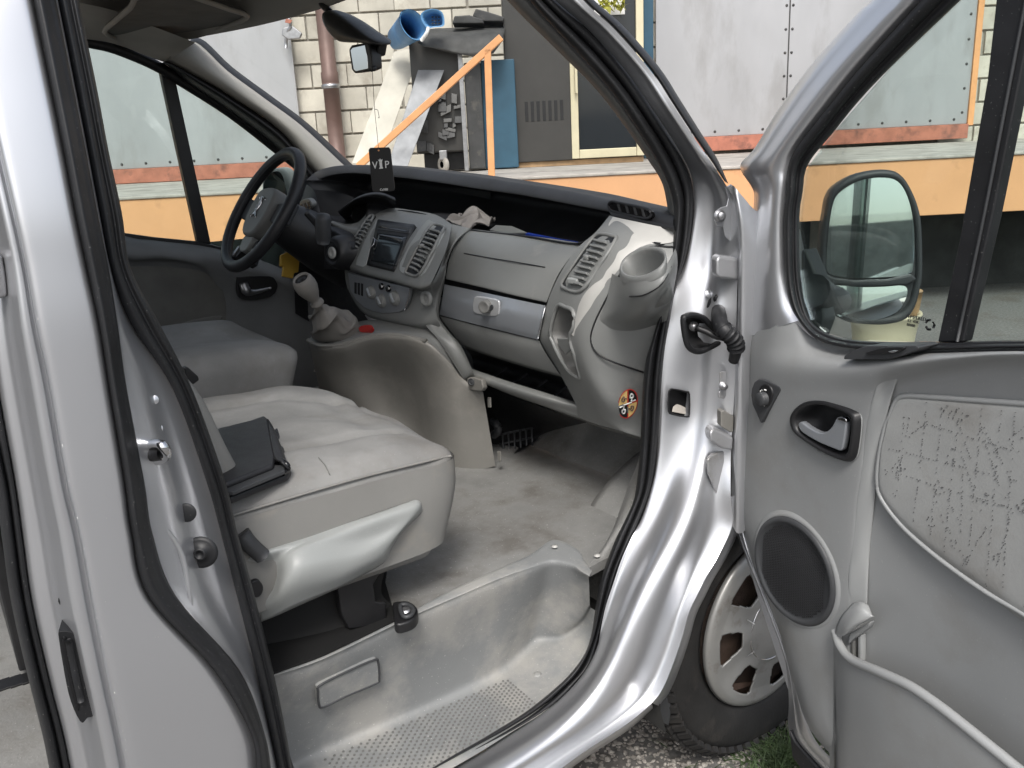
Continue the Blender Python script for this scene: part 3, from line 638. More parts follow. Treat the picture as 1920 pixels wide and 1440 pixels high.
# step moulding: ledge, riser, tread
A = [(505,1272),(600,1240),(700,1193),(782,1154),(860,1121),(940,1087),(1000,1066),(1036,1055),(1070,1062),(1088,1073),(1104,1082)]
Ao = [(503,1266),(602,1232),(698,1186),(776,1144),(852,1104),(932,1068),(994,1040),(1038,1012),(1082,1030),(1096,1052),(1110,1070)]
Bm = [(548,1432),(598,1406),(690,1366),(798,1321),(870,1288),(930,1258),(975,1222),(1005,1196),(1050,1190),(1086,1168),(1106,1138)]
Cm = [(600,1560),(650,1535),(745,1485),(830,1435),(900,1395),(960,1358),(1012,1325),(1054,1290),(1090,1250),(1112,1205),(1124,1150)]
zB = [.352] * 6 + [.354, .362, .375, .41, .47]; zC = [.345] * 6 + [.35, .355, .365, .40, .47]
rows = []
for a, ao, b, c, zb, zc in zip(A, Ao, Bm, Cm, zB, zC):
    rows.append([(*ao, .5785), (*lerp(ao, a, .15), .581), (*lerp(ao, a, .75), .5805), (*a, .575), (*lerp(a, b, .12), .552), (*lerp(a, b, .5), (.58 + zb) / 2), (*lerp(a, b, .9), zb + .028), (*lerp(b, c, .07), zb + .002), (*lerp(b, c, .3), zb * .7 + zc * .3), (*lerp(b, c, .7), zb * .3 + zc * .7), (*c, zc), (*lerp(b, c, 1.12), zc - .004)])
step = patch('step_well', rows, 'stepplastic', van, ax='z', su=6, sv=4)
# rear end of the step
patch('step_end', [[Z(500,1264,.58), Z(507,1272,.578), Z(548,1432,.352), Z(600,1560,.345)], [Z(480,1262,.58), Z(480,1300,.56), Z(505,1440,.40), Z(540,1590,.35)]], 'stepplastic', step, ax=None, su=3, sv=4)
# pimples of the tread
base = bmesh.new()
V = []; F = []
def disc(c, r, h):
    k = len(V); 
    for q in range(6): V.append((c[0] + r * math.cos(q * 1.047), c[1] + r * math.sin(q * 1.047), c[2]))
    for q in range(6): V.append((c[0] + r * .7 * math.cos(q * 1.047), c[1] + r * .7 * math.sin(q * 1.047), c[2] + h))
    for q in range(6): F.append((k + q, k + (q + 1) % 6, k + 6 + (q + 1) % 6, k + 6 + q))
    F.append(tuple(range(k + 6, k + 12)))
p0, p1 = Z(610, 1425, .352), Z(950, 1275, .352); q0, q1 = Z(700, 1500, .347), Z(1000, 1318, .349)
for i in range(46):
    for j in range(11):
        u = i / 45; v = j / 10 + (.05 if i % 2 else 0)
        a = p0 + (p1 - p0) * u; b = q0 + (q1 - q0) * u; c = a + (b - a) * v
        disc((c[0], c[1], c[2] + .001), .0026, .0014)
mk('tread_pimples', V, F, 'greydark', step, kind='stuff')
lathe('tread_screw', Z(1008, 1266, .352), (0, 0, 1), [(.008, 0), (.008, .003), (.005, .004), (.0001, .004)], 'stepplastic', step, seg=14)
def riser(px, py, o=.0): 
    p0 = Z(700, 1193, .578); p1 = Z(940, 1087, .578); p2 = Z(798, 1321, .352)
    n = norm(np.cross(p1 - p0, p2 - p0)); n = n if n[1] < 0 else -n
    return on(px, py, p0 + n * o, n), n
pl = rnd([(596,1296),(600,1285),(645,1262),(700,1238),(709,1242),(711,1272),(704,1282),(650,1305),(606,1326),(598,1320)], 4)
rn = riser(650, 1280)[1]
slab('riser_panel', [riser(*p, .0035)[0] for p in pl], rn, .012, 'stepplastic', step, bevel=.0025)
tube('riser_groove', [riser(*p, .0035)[0] for p in pl], .0022, 'darkplastic', step, seg=6, s=1, closed=True)
# belt anchor with its ring in the floor
an = rnd([(736,1130),(750,1126),(768,1127),(781,1137),(783,1150),(772,1163),(742,1170),(738,1150)], 3)
slab('floor_anchor', [Z(*p, .602) for p in an], (0, 0, 1), .02, 'black', floor, bevel=.004)
tube('anchor_ring', [Z(*p, .606) for p in rnd([(750,1136),(765,1134),(775,1143),(770,1154),(757,1156)], 3)], .004, 'darkplastic', floor, seg=8, s=1, closed=True)
lathe('anchor_screw', Z(761, 1145, .603), (0, 0, 1), [(.009, 0), (.009, .003), (.004, .004), (.0001, .003)], 'steel', floor, seg=12)
for p in ((1040, 1025), (1120, 1042)): lathe('floor_rivet', Z(*p, .586), (0, 0, 1), [(.006, 0), (.0055, .002), (.0001, .003)], 'worn', floor, seg=12)
# carpeted toe board and side trim next to the seal
patch('toe_board', [[(-.10, 1.75, .58), (.0, 1.75, .66), (.10, 1.75, .85), (.12, 1.75, 1.1)], [(-.10, .95, .58), (.0, .95, .66), (.10, .95, .85), (.12, .95, 1.1)], [(-.08, .2, .58), (.02, .2, .66), (.10, .2, .85), (.12, .2, 1.1)]], 'floorvinyl', floor, ax=None, su=4, sv=5)
patch('kick_trim', [[(1204,790,.17),(1206,815,.20),(1206,850,.3)], [(1200,870,.155),(1192,890,.18),(1180,905,.22)], [(1190,940,.15),(1168,960,.17),(1152,985,.19)], [(1172,985,.145),(1144,1010,.155),(1128,1030,.17)], [(1138,1066,.14),(1120,1062,.142),(1106,1056,.145)]], 'floorvinyl', floor, ax='y', su=5, sv=4)

# ---- passenger seat
def cushion(name, x0, x1, y0, y1, z0, z1, mat_, parent, crown=.02, dish=.012, rnd_=.045, frontdrop=.02, n=22, taper=.03):
    """upholstered block: rounded, crowned, lower at the front edge"""
    bm = bmesh.new(); bmesh.ops.create_cube(bm, size=2.0)
    bmesh.ops.subdivide_edges(bm, edges=bm.edges[:], cuts=n, use_grid_fill=True)
    V = np.array([v.co[:] for v in bm.verts]); F = [tuple(v.index for v in f.verts) for f in bm.faces]; bm.free()
    h = np.array([(x1 - x0) / 2, (y1 - y0) / 2, (z1 - z0) / 2]); c = np.array([(x0 + x1) / 2, (y0 + y1) / 2, (z0 + z1) / 2])
    P = V * h; core = np.clip(P, -(h - rnd_), h - rnd_); d = P - core; L = np.linalg.norm(d, axis=1, keepdims=True)
    P = core + np.where(L > 1e-9, d / np.maximum(L, 1e-9) * np.minimum(L, rnd_), 0)
    u, v, wz = V[:, 0], V[:, 1], V[:, 2]
    top = np.clip((wz + .2) / 1.2, 0, 1)
    P[:, 2] += top * (crown * (1 - u ** 2) * (1 - v ** 4) - dish * np.exp(-((v) / .45) ** 2) * (1 - np.exp(-((u + .3) / .8) ** 2) * 0) * (u < .95) - frontdrop * np.clip(u, 0, 1) ** 3)
    P[:, 0] -= (1 - top) * taper * (u > 0) * u
    return P + c, F, c
seat = empty('passenger_seat', (-.9, .5, .58)); seat.parent = van; seat.location = Vector(WLOC['passenger_seat'] - WLOC['van'])
V, F, c = cushion('seat_cushion', -1.2, -.635, .205, .80, .66, .875, 'seatfabric', seat, crown=.026, dish=.014, frontdrop=.016, taper=.06, n=48)
# wrinkles
top_m = np.clip((V[:, 2] - .82) / .03, 0, 1)
V[:, 2] += top_m * (.0022 * np.sin(V[:, 0] * 37 + 2 * np.sin(V[:, 1] * 15)) + .003 * np.sin(V[:, 1] * 23 + 3 * V[:, 0]) - .010 * np.exp(-((V[:, 1] - .335) / .012) ** 2) * (V[:, 0] < -.70) - .009 * np.exp(-((V[:, 1] - .66 + .3 * np.clip(V[:, 0] + .85, 0, 1)) / .014) ** 2) - .006 * np.exp(-((V[:, 0] + .72 - .15 * (V[:, 1] - .5)) / .02) ** 2) * (np.abs(V[:, 1] - .5) < .14))
# cushion: front-far corner is rounded off as in the photograph
far = np.clip((V[:, 1] - .62) / .18, 0, 1) * np.clip((V[:, 0] + .80) / .16, 0, 1); V[:, 0] -= .05 * far ** 2; V[:, 1] -= .03 * far ** 2
cush = mk('seat_cushion', V, F, 'seatfabric', seat)
def topz(x, y):
    k = np.argmin((V[:, 0] - x) ** 2 + (V[:, 1] - y) ** 2 - (V[:, 2] > .8) * 10); return V[k, 2]
def seam(name, pts, r=.0016, m='greydark'):
    P = cr(np.array([(x, y, 0) for x, y in pts]), 6); P[:, 2] = [topz(x, y) + .0012 for x, y, _ in P]
    P[1:-1, 2] = (P[:-2, 2] + P[1:-1, 2] + P[2:, 2]) / 3
    tube(name, P, r, m, seat, seg=6, s=1)
seam('seam', [(-.885, .262), (-.885, .24), (-.885, .222)], .0007)
tube('piping', [(x, .2085 + dy, z) for x, dy, z in ((-1.18, .0, .853), (-1.0, -.001, .857), (-.85, -.001, .858), (-.72, .0, .853), (-.66, .012, .845))], .0022, 'seatside', seat, seg=6, s=5)
# side of the cushion in vinyl
patch('cushion_side', [[(-1.19, .203, .845), (-1.19, .2015, .78), (-1.19, .203, .69)], [(-1.0, .2, .85), (-1.0, .197, .78), (-1.0, .2, .69)], [(-.8, .2, .848), (-.8, .197, .78), (-.81, .2, .69)], [(-.69, .205, .842), (-.695, .2, .78), (-.72, .205, .69)], [(-.644, .235, .838), (-.65, .23, .78), (-.68, .23, .69)], [(-.63, .30, .835), (-.637, .30, .78), (-.665, .3, .69)]], 'seatside', seat, ax=None, su=5, sv=4)
# backrest, leaning back behind the pillar
bk = []
for t in np.linspace(0, 1, 7):
    z = .84 + .62 * t; x = -1.004 - .2 * t - .35 * max(0, t - .38)
    bk.append([(x - .17, .30, z), (x - .09, .235, z), (x - .01, .245, z), (x + .012 - .012 * (t > .9), .30, z), (x - .012, .5, z), (x + .012 - .012 * (t > .9), .70, z), (x - .01, .765, z), (x - .09, .77, z), (x - .17, .71, z)])
patch('backrest', bk, 'seatside', seat, ax=None, su=4, sv=5)
tube('head_rest_post', [(-1.27, .5, 1.44), (-1.3, .5, 1.56)], .008, 'chrome', seat, s=1)
# moulded trim on the side of the seat base
tr = [[(452,1046,.215),(500,1028,.205),(600,997,.20),(700,964,.195),(760,943,.195),(783,936,.20),(791,941,.21)],
      [(455,1052,.20),(505,1036,.19),(604,1007,.185),(704,976,.18),(762,956,.18),(786,948,.185),(792,951,.20)],
      [(462,1075,.205),(512,1056,.20),(562,1030,.172),(690,1012,.178),(750,985,.176),(776,968,.18),(788,963,.195)],
      [(472,1110,.212),(512,1092,.205),(552,1066,.156),(660,1046,.160),(722,1026,.17),(745,1006,.18),(752,1000,.195)],
      [(482,1142,.212),(510,1128,.19),(548,1102,.158),(640,1080,.160),(708,1050,.172),(728,1036,.185),(733,1030,.20)],
      [(490,1166,.22),(520,1154,.20),(560,1136,.182),(640,1100,.182),(706,1064,.195),(726,1050,.205),(733,1044,.22)]]
trim = patch('seat_side_trim', tr, 'greylight', seat, su=5, sv=5, solid=.004)
# dark metal base and runners
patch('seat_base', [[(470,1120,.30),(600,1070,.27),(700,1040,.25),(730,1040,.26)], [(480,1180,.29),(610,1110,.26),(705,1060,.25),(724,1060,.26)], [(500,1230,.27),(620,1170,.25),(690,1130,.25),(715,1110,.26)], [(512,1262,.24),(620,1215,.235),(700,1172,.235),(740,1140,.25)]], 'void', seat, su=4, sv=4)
slab('under_seat_mat', [Z(*p, .584) for p in [(470,1190),(600,1110),(690,1050),(728,1050),(722,1090),(735,1135),(742,1162),(673,1196),(648,1205),(607,1227),(510,1263)]], (0, 0, 1), .004, 'void', floor, bevel=0)  # black sheet laid on the floor in place of the under-seat shade
pslab('base_bracket', [(630,1080),(712,1052),(716,1070),(700,1096),(705,1128),(724,1130),(726,1165),(690,1175),(655,1180),(640,1150)], 'y', .22, (0, -1, .2), .02, 'black', seat, bevel=.003)
pslab('seat_runner', [(690,1050),(772,1032),(777,1045),(725,1066),(690,1076)], 'y', .235, (0, -1, .3), .05, 'black', seat, bevel=.004)
pslab('runner_latch', [(724,1026),(746,1015),(757,1018),(765,1030),(740,1046),(726,1048)], 'y', .215, (0, -1, .3), .04, 'black', seat, bevel=.006)
for k in range(4): box('latch_rib', Y(733 + 7 * k, 1033 - 3 * k, .208), (.004, .012, .02), 'darkplastic', seat, bevel=.001)
pslab('recliner_knob', [(470,1096),(484,1088),(494,1100),(490,1116),(478,1120)], 'y', .19, (0, -1, 0), .03, 'black', seat, smooth=3, bevel=.005)
tube('belt_buckle', [Y(452, 1000, .195), Y(468, 1020, .19), Y(492, 1042, .19)], .013, 'darkplastic', seat, seg=8, s=3)
# ---- driver seat
dseat = empty('driver_seat', (-.9, 1.2, .58)); dseat.parent = van; dseat.location = Vector(WLOC['driver_seat'] - WLOC['van'])
V2, F2, c2 = cushion('x', -1.2, -.625, .925, 1.45, .72, .93, 'seatfabric', dseat, crown=.012, dish=.02, frontdrop=.01, taper=.04)
mk('seat_cushion', V2, F2, 'seatfabric', dseat)
bk2 = []
for t in np.linspace(0, 1, 6):
    z = .88 + .62 * t; x = -1.08 - .2 * t
    bk2.append([(x - .15, 1.0, z), (x - .06, .94, z), (x, .96, z), (x - .02, 1.2, z), (x, 1.42, z), (x - .06, 1.45, z), (x - .15, 1.4, z)])
patch('backrest', bk2, 'darkfabric', dseat, ax=None, su=4, sv=4)
box('seat_pedestal', (-.92, 1.19, .65), (.5, .48, .14), 'black', dseat, bevel=.01)
pslab('side_cushion_shade', [(300,627),(340,606),(385,594),(420,592),(398,612),(370,630),(330,655),(312,650)], 'y', 1.5, (0, -1, .5), .05, 'darkfabric', dseat, smooth=3, bevel=.01)  # dark fabric piece between the driver's door and the cushion
pslab('belt_latch', [(345,690),(352,688),(372,706),(374,713),(362,722),(350,712)], 'y', .83, (0, -1, 0), .02, 'black', seat, bevel=.003)

# ---- wallet lying on the passenger seat
wal = empty('wallet', (-.95, .3, .88), 'black leather document wallet lying open on the passenger seat', 'wallet')
w0 = [Z(395,800,.885), Z(497,777,.905), Z(505,790,.905), Z(540,872,.895), Z(535,885,.895), Z(400,918,.885)]
slab('cover', [Z(405,803,.915), Z(470,787,.915), Z(496,778,.915), Z(502,784,.915), Z(516,852,.912), Z(512,870,.912), Z(425,905,.912), Z(410,905,.912)], (0, 0, 1), .012, 'leather', wal, bevel=.005)
slab('base_cover', [Z(410,870,.893), Z(520,800,.893), Z(545,880,.893), Z(540,888,.893), Z(432,932,.893), Z(415,930,.893)], (0, 0, 1), .012, 'leather', wal, bevel=.004)
patch('flap', [[Z(502,784,.916), Z(512,800,.912), Z(524,828,.905)], [Z(512,845,.914), Z(528,850,.912), Z(540,870,.9)], [Z(518,862,.913), Z(530,866,.914), Z(544,880,.9)]], 'leather', wal, ax=None, su=4, sv=4, solid=.003)
tube('spine', [Z(514,864,.905), Z(526,864,.909), Z(537,870,.906), Z(540,880,.898), Z(530,888,.896)], .0045, 'black_gloss', wal, seg=8, s=4)
slab('papers', [Z(418,905,.903), Z(508,872,.903), Z(532,872,.903), Z(534,882,.903), Z(436,922,.903), Z(420,922,.903)], (0, 0, 1), .006, 'darkplastic', wal, bevel=.001)
# ================================================================== dashboard
DS = [  # lip crest, lip lower edge, tray front edge
 ((572,340,-.32),(572,352,-.32),(590,400,-.34)), ((590,324,-.28),(590,338,-.285),(604,411,-.335)), ((620,314,-.235),(620,327,-.245),(631,421,-.325)),
 ((660,311,-.195),(660,323,-.21),(660,425,-.305)), ((710,312,-.165),(710,327,-.18),(690,410,-.27)), ((750,315,-.145),(750,331,-.16),(735,394,-.235)),
 ((790,320,-.13),(790,336,-.148),(790,399,-.225)), ((840,326,-.12),(840,343,-.138),(846,416,-.215)), ((890,333,-.115),(890,351,-.132),(886,430,-.212)), ((980,347,-.115),(980,364,-.132),(985,441,-.212)),
 ((1080,364,-.13),(1080,383,-.148),(1080,455,-.225)), ((1143,379,-.155),(1141,395,-.172),(1122,436,-.232)), ((1217,397,-.185),(1215,413,-.20),(1170,445,-.24)), ((1264,409,-.20),(1264,428,-.212),(1240,455,-.24))]
rows = []
for c, l, e in DS:
    c, l, e = X(*c), X(*l), X(*e)
    rows.append([c + (.30, 0, -.085), c + (.12, 0, -.012), c + (.025, 0, .001), c, l, l + (.014, 0, -.006), l + (.10, 0, -.02), l + (.17, 0, -.05), e + (.15, 0, -.02), e + (.01, 0, -.004), e])
dash = patch('dashboard', rows, 'dashtop', van, ax=None, su=6, sv=4)
def bx(px, py):
    return float(np.interp(py - .2 * (px - 740), [388, 400, 414, 452, 503, 530], [-.215, -.25, -.29, -.335, -.372, -.388]))
def BZ(px, py, o=0.0): return X(px, py, bx(px, py) - o)
BR = [[(688,411),(728,391),(770,394),(815,402),(847,420)], [(680,425),(722,407),(770,411),(815,417),(845,433)], [(664,450),(708,440),(760,452),(803,460),(838,463)], [(650,478),(693,482),(743,490),(788,497),(826,494)], [(646,495),(686,510),(735,522),(785,536),(808,532)]]
rows = [[BZ(*p) for p in r] for r in BR]
rows.append([X(650,503,-.37), X(688,516,-.372), X(738,529,-.374), X(785,542,-.374), X(805,538,-.365)])
rows.append([X(652,506,-.345), X(690,519,-.345), X(740,532,-.345), X(786,545,-.345), X(806,541,-.335)])
stack = patch('center_bezel', rows, 'grey', dash, ax=None, su=6, sv=6)
patch('dash_end', [[(.3, 1.72, 1.24), (.3, 1.74, .8)], [(-.1, 1.715, 1.30), (-.1, 1.74, .8)], [(-.24, 1.70, 1.295), (-.26, 1.74, .8)], [(-.33, 1.66, 1.26), (-.34, 1.72, .85)]], 'dashtop', dash, ax=None, su=3, sv=3)
patch('cavity_back', [[(.0, 1.72, 1.28), (.0, 1.72, .9)], [(.0, 1.4, 1.28), (.0, 1.4, .9)], [(.02, 1.05, 1.26), (.02, 1.05, .9)]], 'black', dash, ax=None, su=2, sv=2)
# radio
rad_pl = [(707,411),(777,421),(762,450),(736,509),(688,497)]
P = [BZ(707,411,.004), BZ(777,421,.004), BZ(736,509,.004), BZ(688,497,.004)]
rn_ = norm(np.cross(P[1] - P[0], P[3] - P[0])); rn_ = rn_ if rn_[0] < 0 else -rn_
def RP(px, py, o=0): return on(px, py, (P[0] + P[2]) / 2 + rn_ * o, rn_)
def rquad(nm, tl, tr, br, bl, o, m_, sol): return patch(nm, [[BZ(*lerp(lerp(tl, tr, u), lerp(bl, br, u), v), o) for u in (0, .33, .66, 1)] for v in (0, .25, .5, .75, 1)], m_, dash, ax=None, su=3, sv=3, solid=sol)
rquad('radio', (708,411), (777,421), (737,509), (687,497), .004, 'black', .012)
rquad('radio_screen', (707,436), (762,444), (741,499), (695,489), .0055, 'screen', .003)
rquad('disc_slot', (708,418), (772,427), (768,438), (705,430), .0058, 'darkplastic', .003)
rquad('disc_gap', (710,423), (767,432), (766,435), (709,426), .0068, 'black_gloss', .001)
slab('bezel_cheek', [BZ(*p, .003) for p in [(705,412),(709,409),(703,436),(692,470),(686,498),(680,502),(666,498),(668,486),(684,452)]], rn_, .02, 'greylight', dash, bevel=.006)
tube('radio_button', [BZ(700, 446, .006), BZ(703, 449, .006), BZ(701, 458, .006), BZ(697, 462, .006)], .0012, 'chrome', dash, seg=6, s=1)
# vents of the centre bezel
def vent(outline, fn, p0, p1, p2, p3, n, knob, m='black', slat='grey', frame='grey', o=.003):
    """outline in picture; slats between the edges p0-p1 (one side) and p2-p3 (other side)"""
    pts = [fn(*p, o) for p in rnd(outline, 4)]
    cc = np.mean(pts, 0); nn = norm(CAM - cc) * .3 + np.array([-.9, 0, .25]); nn = norm(nn)
    slab('vent_recess', pts, nn, .012, m, dash, bevel=.002)
    tube('vent_frame', pts, .004, frame, dash, seg=8, s=1, closed=True)
    for i in range(n):
        t = (i + .5) / n
        a = fn(*lerp(p0, p1, t), o + .004); b = fn(*lerp(p2, p3, t), o + .004)
        d = norm(b - a); L_ = norm(fn(*p1, o) - fn(*p0, o)); L_ = norm(L_ - (L_ @ d) * d)
        box('vent_slat', (a + b) / 2, (np.linalg.norm(b - a), np.linalg.norm(fn(*p1, o) - fn(*p0, o)) / n * .42, .011), slat, dash, bevel=.0012, basis=(d, L_, np.cross(d, L_)))
    kk = fn(*knob, o + .008); box('vent_thumb', kk, (.014, .012, .010), slat, dash, bevel=.003)
slab('vent_bowl', [BZ(*p, .002) for p in rnd([(800,413),(815,411),(833,421),(829,440),(808,490),(790,517),(770,518),(752,512),(748,500),(756,480),(775,447)], 3)], norm((-.8, -.2, .5)), .01, 'greylight', dash, bevel=.003)
vent([(805,425),(832,425),(826,440),(806,480),(785,515),(764,513),(762,505),(780,470)], BZ, (808,427), (768,505), (827,432), (780,511), 10, (790, 461))
vent([(690,408),(700,406),(685,430),(668,460),(656,488),(648,490),(650,478),(668,442)], BZ, (690,411), (649,484), (698,411), (656,487), 11, (655, 486))
# heater panel under the bezel
rows = [[(646,505,-.352),(690,519,-.352),(738,532,-.352),(788,545,-.352),(808,539,-.345)], [(650,535,-.355),(690,552,-.36),(740,565,-.362),(785,575,-.36),(812,566,-.345)], [(664,565,-.355),(686,584,-.364),(738,598,-.37),(785,606,-.366),(820,597,-.345)], [(676,582,-.345),(695,596,-.355),(740,608,-.36),(786,616,-.356),(826,612,-.335)]]
patch('heater_housing', rows, 'grey', dash, ax='x', su=5, sv=5)
pslab('heater_panel', [(652,511),(690,521),(730,531),(768,540),(765,560),(758,580),(748,585),(733,587),(715,587),(698,583),(682,576),(668,563),(657,545)], 'x', -.372, (-1, -.2, .1), .012, 'silver', dash, bevel=.002)
for k, (px, py, r) in enumerate(((698,548,.0165),(717,564,.0165),(742,559,.0175))):
    c = X(px, py, -.373); a = norm((-1, -.25, .2))
    lathe('heater_knob', c, a, [(r * 1.15, 0), (r * 1.15, .003), (r, .004), (r * .95, .010), (r * .7, .012), (.0001, .012)], 'grey', dash, seg=24)
    box('knob_grip', c + a * .013, (.006, r * 1.5, .007), 'silver', dash, bevel=.002, basis=(a, (0, .6, .8), np.cross(a, norm((0, .6, .8)))))
for px, py in ((716,537),(729,541)): lathe('heater_button', X(px, py, -.374), (-1, -.2, .1), [(.009, 0), (.009, .004), (.007, .005), (.0001, .005)], 'black_gloss', dash, seg=18); lathe('button_mark', X(px, py, -.3795), (-1, -.2, .1), [(.003, 0), (.003, .0005), (.0001, .0005)], 'white', dash, seg=8)
for k in range(3): pslab('heater_slot', [(664+6*k,529+k),(668+6*k,530+k),(668+6*k,552+2*k),(664+6*k,550+2*k)], 'x', -.3735, (-1, -.2, .1), .004, 'black', dash, bevel=.0015)
tube('panel_edge', [X(769,541,-.373), X(766,561,-.373), X(759,581,-.373)], .002, 'chrome', dash, seg=6, s=3)
c = X(800, 560, -.364); a = norm((-1, -.3, .1))
lathe('lighter_socket', c, a, [(.019, 0), (.019, .004), (.016, .007), (.012, .008), (.010, .003), (.004, .004), (.0001, .004)], 'grey', dash, seg=24)
# spar between console and glovebox
LB = [(847,420,-.235),(840,450,-.275),(829,490,-.30),(812,527,-.345),(792,546,-.357),(788,575,-.361),(797,608,-.358),(824,640,-.349),(866,706,-.318),(872,712,-.30)]
RB = [(885,429,-.212),(857,453,-.262),(840,487,-.285),(834,525,-.302),(826,560,-.312),(823,592,-.33),(840,620,-.328),(864,648,-.322),(884,690,-.312),(890,706,-.30)]
rows = [[l, (*lerp(l[:2], r[:2], .3), l[2] * .7 + r[2] * .3 - .001), (*lerp(l[:2], r[:2], .8), r[2] - (.012 if l[1] < 500 else .001)), r] for l, r in zip(LB, RB)]
patch('dash_spar', rows, 'grey', dash, ax='x', su=5, sv=4)
# glovebox
gl = [[(886,430,-.205),(950,437,-.203),(1030,447,-.203),(1093,456,-.212)], [(870,440,-.235),(942,450,-.24),(1020,463,-.24),(1082,467,-.235)], [(852,462,-.265),(925,478,-.275),(1005,494,-.275),(1062,492,-.262)], [(842,488,-.283),(912,505,-.292),(990,522,-.293),(1044,520,-.282)], [(836,520,-.298),(900,535,-.306),(970,552,-.308),(1026,563,-.30)], [(836,523,-.295),(900,538,-.303),(970,555,-.305),(1025,567,-.297)]]
glove = patch('glovebox_lid', gl, 'grey', dash, ax='x', su=5, sv=6)
tube('lid_groove', [X(870,475,-.2755), X(915,483,-.281), X(965,491,-.283), X(1022,501,-.2775)], .0012, 'black', dash, seg=6, s=6)
patch('lid_gap', [[(834,523,-.285),(900,538,-.29),(970,555,-.292),(1026,567,-.285)], [(833,535,-.285),(900,549,-.29),(965,563,-.292),(1024,575,-.285)]], 'black', dash, ax='x', su=2, sv=3)
si = [[(833,533,-.302),(900,547,-.308),(965,561,-.31),(1023,573,-.302)], [(830,555,-.314),(895,570,-.32),(960,585,-.322),(1018,597,-.314)], [(826,578,-.316),(890,595,-.322),(950,611,-.324),(1011,625,-.316)], [(823,590,-.314),(888,607,-.319),(948,622,-.321),(1009,637,-.314)]]
patch('silver_strip', si, 'silver', dash, ax='x', su=4, sv=5)
pslab('knob_plate', [(887,562),(893,555),(929,561),(935,568),(935,582),(929,594),(891,588),(886,578)], 'x', -.326, (-1, 0, 0), .006, 'chrome', dash, smooth=2, bevel=.003)
bpy.data.objects['knob_plate'].data.materials[0] = M['plate']
c = X(914, 574, -.327); lathe('glovebox_knob', c, (-1, -.45, .05), [(.016, 0), (.015, .010), (.0145, .016), (.012, .018), (.009, .016), (.0001, .016)], 'greydark', dash, seg=24)
pslab('knob_slot', [(919,573),(922,571),(924,575),(923,581),(919,583),(917,579)], 'x', -.3445, (-1, -.25, 0), .003, 'darkplastic', dash, smooth=2, bevel=.001)
tube('strip_edge', [X(1023,573,-.305), X(1016,600,-.318), X(1009,634,-.318)], .002, 'chrome', dash, seg=6, s=4)
lg = [[(823,592,-.311),(888,609,-.316),(948,624,-.318),(1011,639,-.311)], [(838,612,-.305),(900,632,-.312),(965,650,-.314),(1022,660,-.308)], [(862,642,-.29),(925,662,-.297),(990,682,-.298),(1046,697,-.29)], [(867,648,-.28),(930,668,-.285),(995,688,-.286),(1052,704,-.278)], [(869,652,-.25),(932,672,-.25),(997,692,-.25),(1053,707,-.25)]]
patch('glovebox_lower', lg, 'grey', dash, ax='x', su=4, sv=5)
# shelf with ribbed floor and rolled lip
sh = [[(867,648,-.25),(930,668,-.25),(995,688,-.25),(1053,706,-.25)], [(884,668,-.12),(940,684,-.11),(1000,703,-.11),(1060,724,-.12)], [(888,688,-.14),(945,704,-.13),(1010,728,-.13),(1075,748,-.14)], [(888,694,-.265),(950,715,-.275),(1015,735,-.275),(1078,755,-.262)]]
patch('shelf', sh, 'darkplastic', dash, ax='x', su=4, sv=4)
for k in range(4):
    t = .2 + .2 * k; a = X(*lerp((888,694), (1078,755), t), -.255); tube('shelf_rib', [a + (.0, 0, .002), a + (.06, .03, .004)], .003, 'dashtop', dash, seg=6, s=1)
lip = [[(880,690,-.272),(950,714,-.28),(1015,734,-.28),(1084,756,-.25)], [(876,697,-.287),(948,722,-.297),(1013,742,-.297),(1084,764,-.255)], [(872,707,-.285),(945,732,-.293),(1010,753,-.293),(1084,774,-.25)], [(905,716,-.255),(950,736,-.265),(1030,765,-.265),(1088,785,-.24)], [(906,718,-.2),(952,738,-.2),(1032,766,-.2),(1087,785,-.2)]]
patch('shelf_lip', lip, 'grey', dash, ax='x', su=4, sv=5)
# right-hand column of the dashboard
CC = [[(1143,404,-.205),(1165,410,-.212),(1200,418,-.215),(1262,432,-.21)], [(1116,436,-.238),(1150,440,-.262),(1195,450,-.255),(1262,465,-.225)], [(1084,464,-.258),(1130,478,-.297),(1180,490,-.288),(1259,500,-.24)],
      [(1054,506,-.284),(1095,535,-.327),(1150,545,-.313),(1246,560,-.25)], [(1031,554,-.30),(1075,575,-.338),(1130,590,-.328),(1231,620,-.255)], [(1019,598,-.308),(1065,620,-.342),(1115,640,-.336),(1216,680,-.25)],
      [(1013,638,-.308),(1070,665,-.336),(1115,690,-.332),(1210,715,-.25)], [(1051,703,-.282),(1085,715,-.315),(1135,750,-.312),(1207,765,-.245)], [(1079,757,-.262),(1105,765,-.283),(1145,790,-.283),(1206,800,-.24)], [(1084,783,-.245),(1120,796,-.262),(1160,807,-.268),(1205,821,-.24)]]
column = patch('side_column', CC, 'grey', dash, ax='x', su=14, sv=16)
cp = np.array([p for r in CC for p in r], float)
def _phi(d): return d
_D = np.linalg.norm(cp[:, None, :2] - cp[None, :, :2], axis=2)
_A = np.block([[_D, np.c_[np.ones(len(cp)), cp[:, :2] / 1000]], [np.c_[np.ones(len(cp)), cp[:, :2] / 1000].T, np.zeros((3, 3))]])
_w = np.linalg.solve(_A, np.r_[cp[:, 2], 0, 0, 0])
def cx(px, py): return float(np.linalg.norm(cp[:, :2] - (px, py), axis=1) @ _w[:-3] + _w[-3] + _w[-2] * px / 1000 + _w[-1] * py / 1000)
def CP(px, py, o=0.0): return X(px, py, cx(px, py) - o)
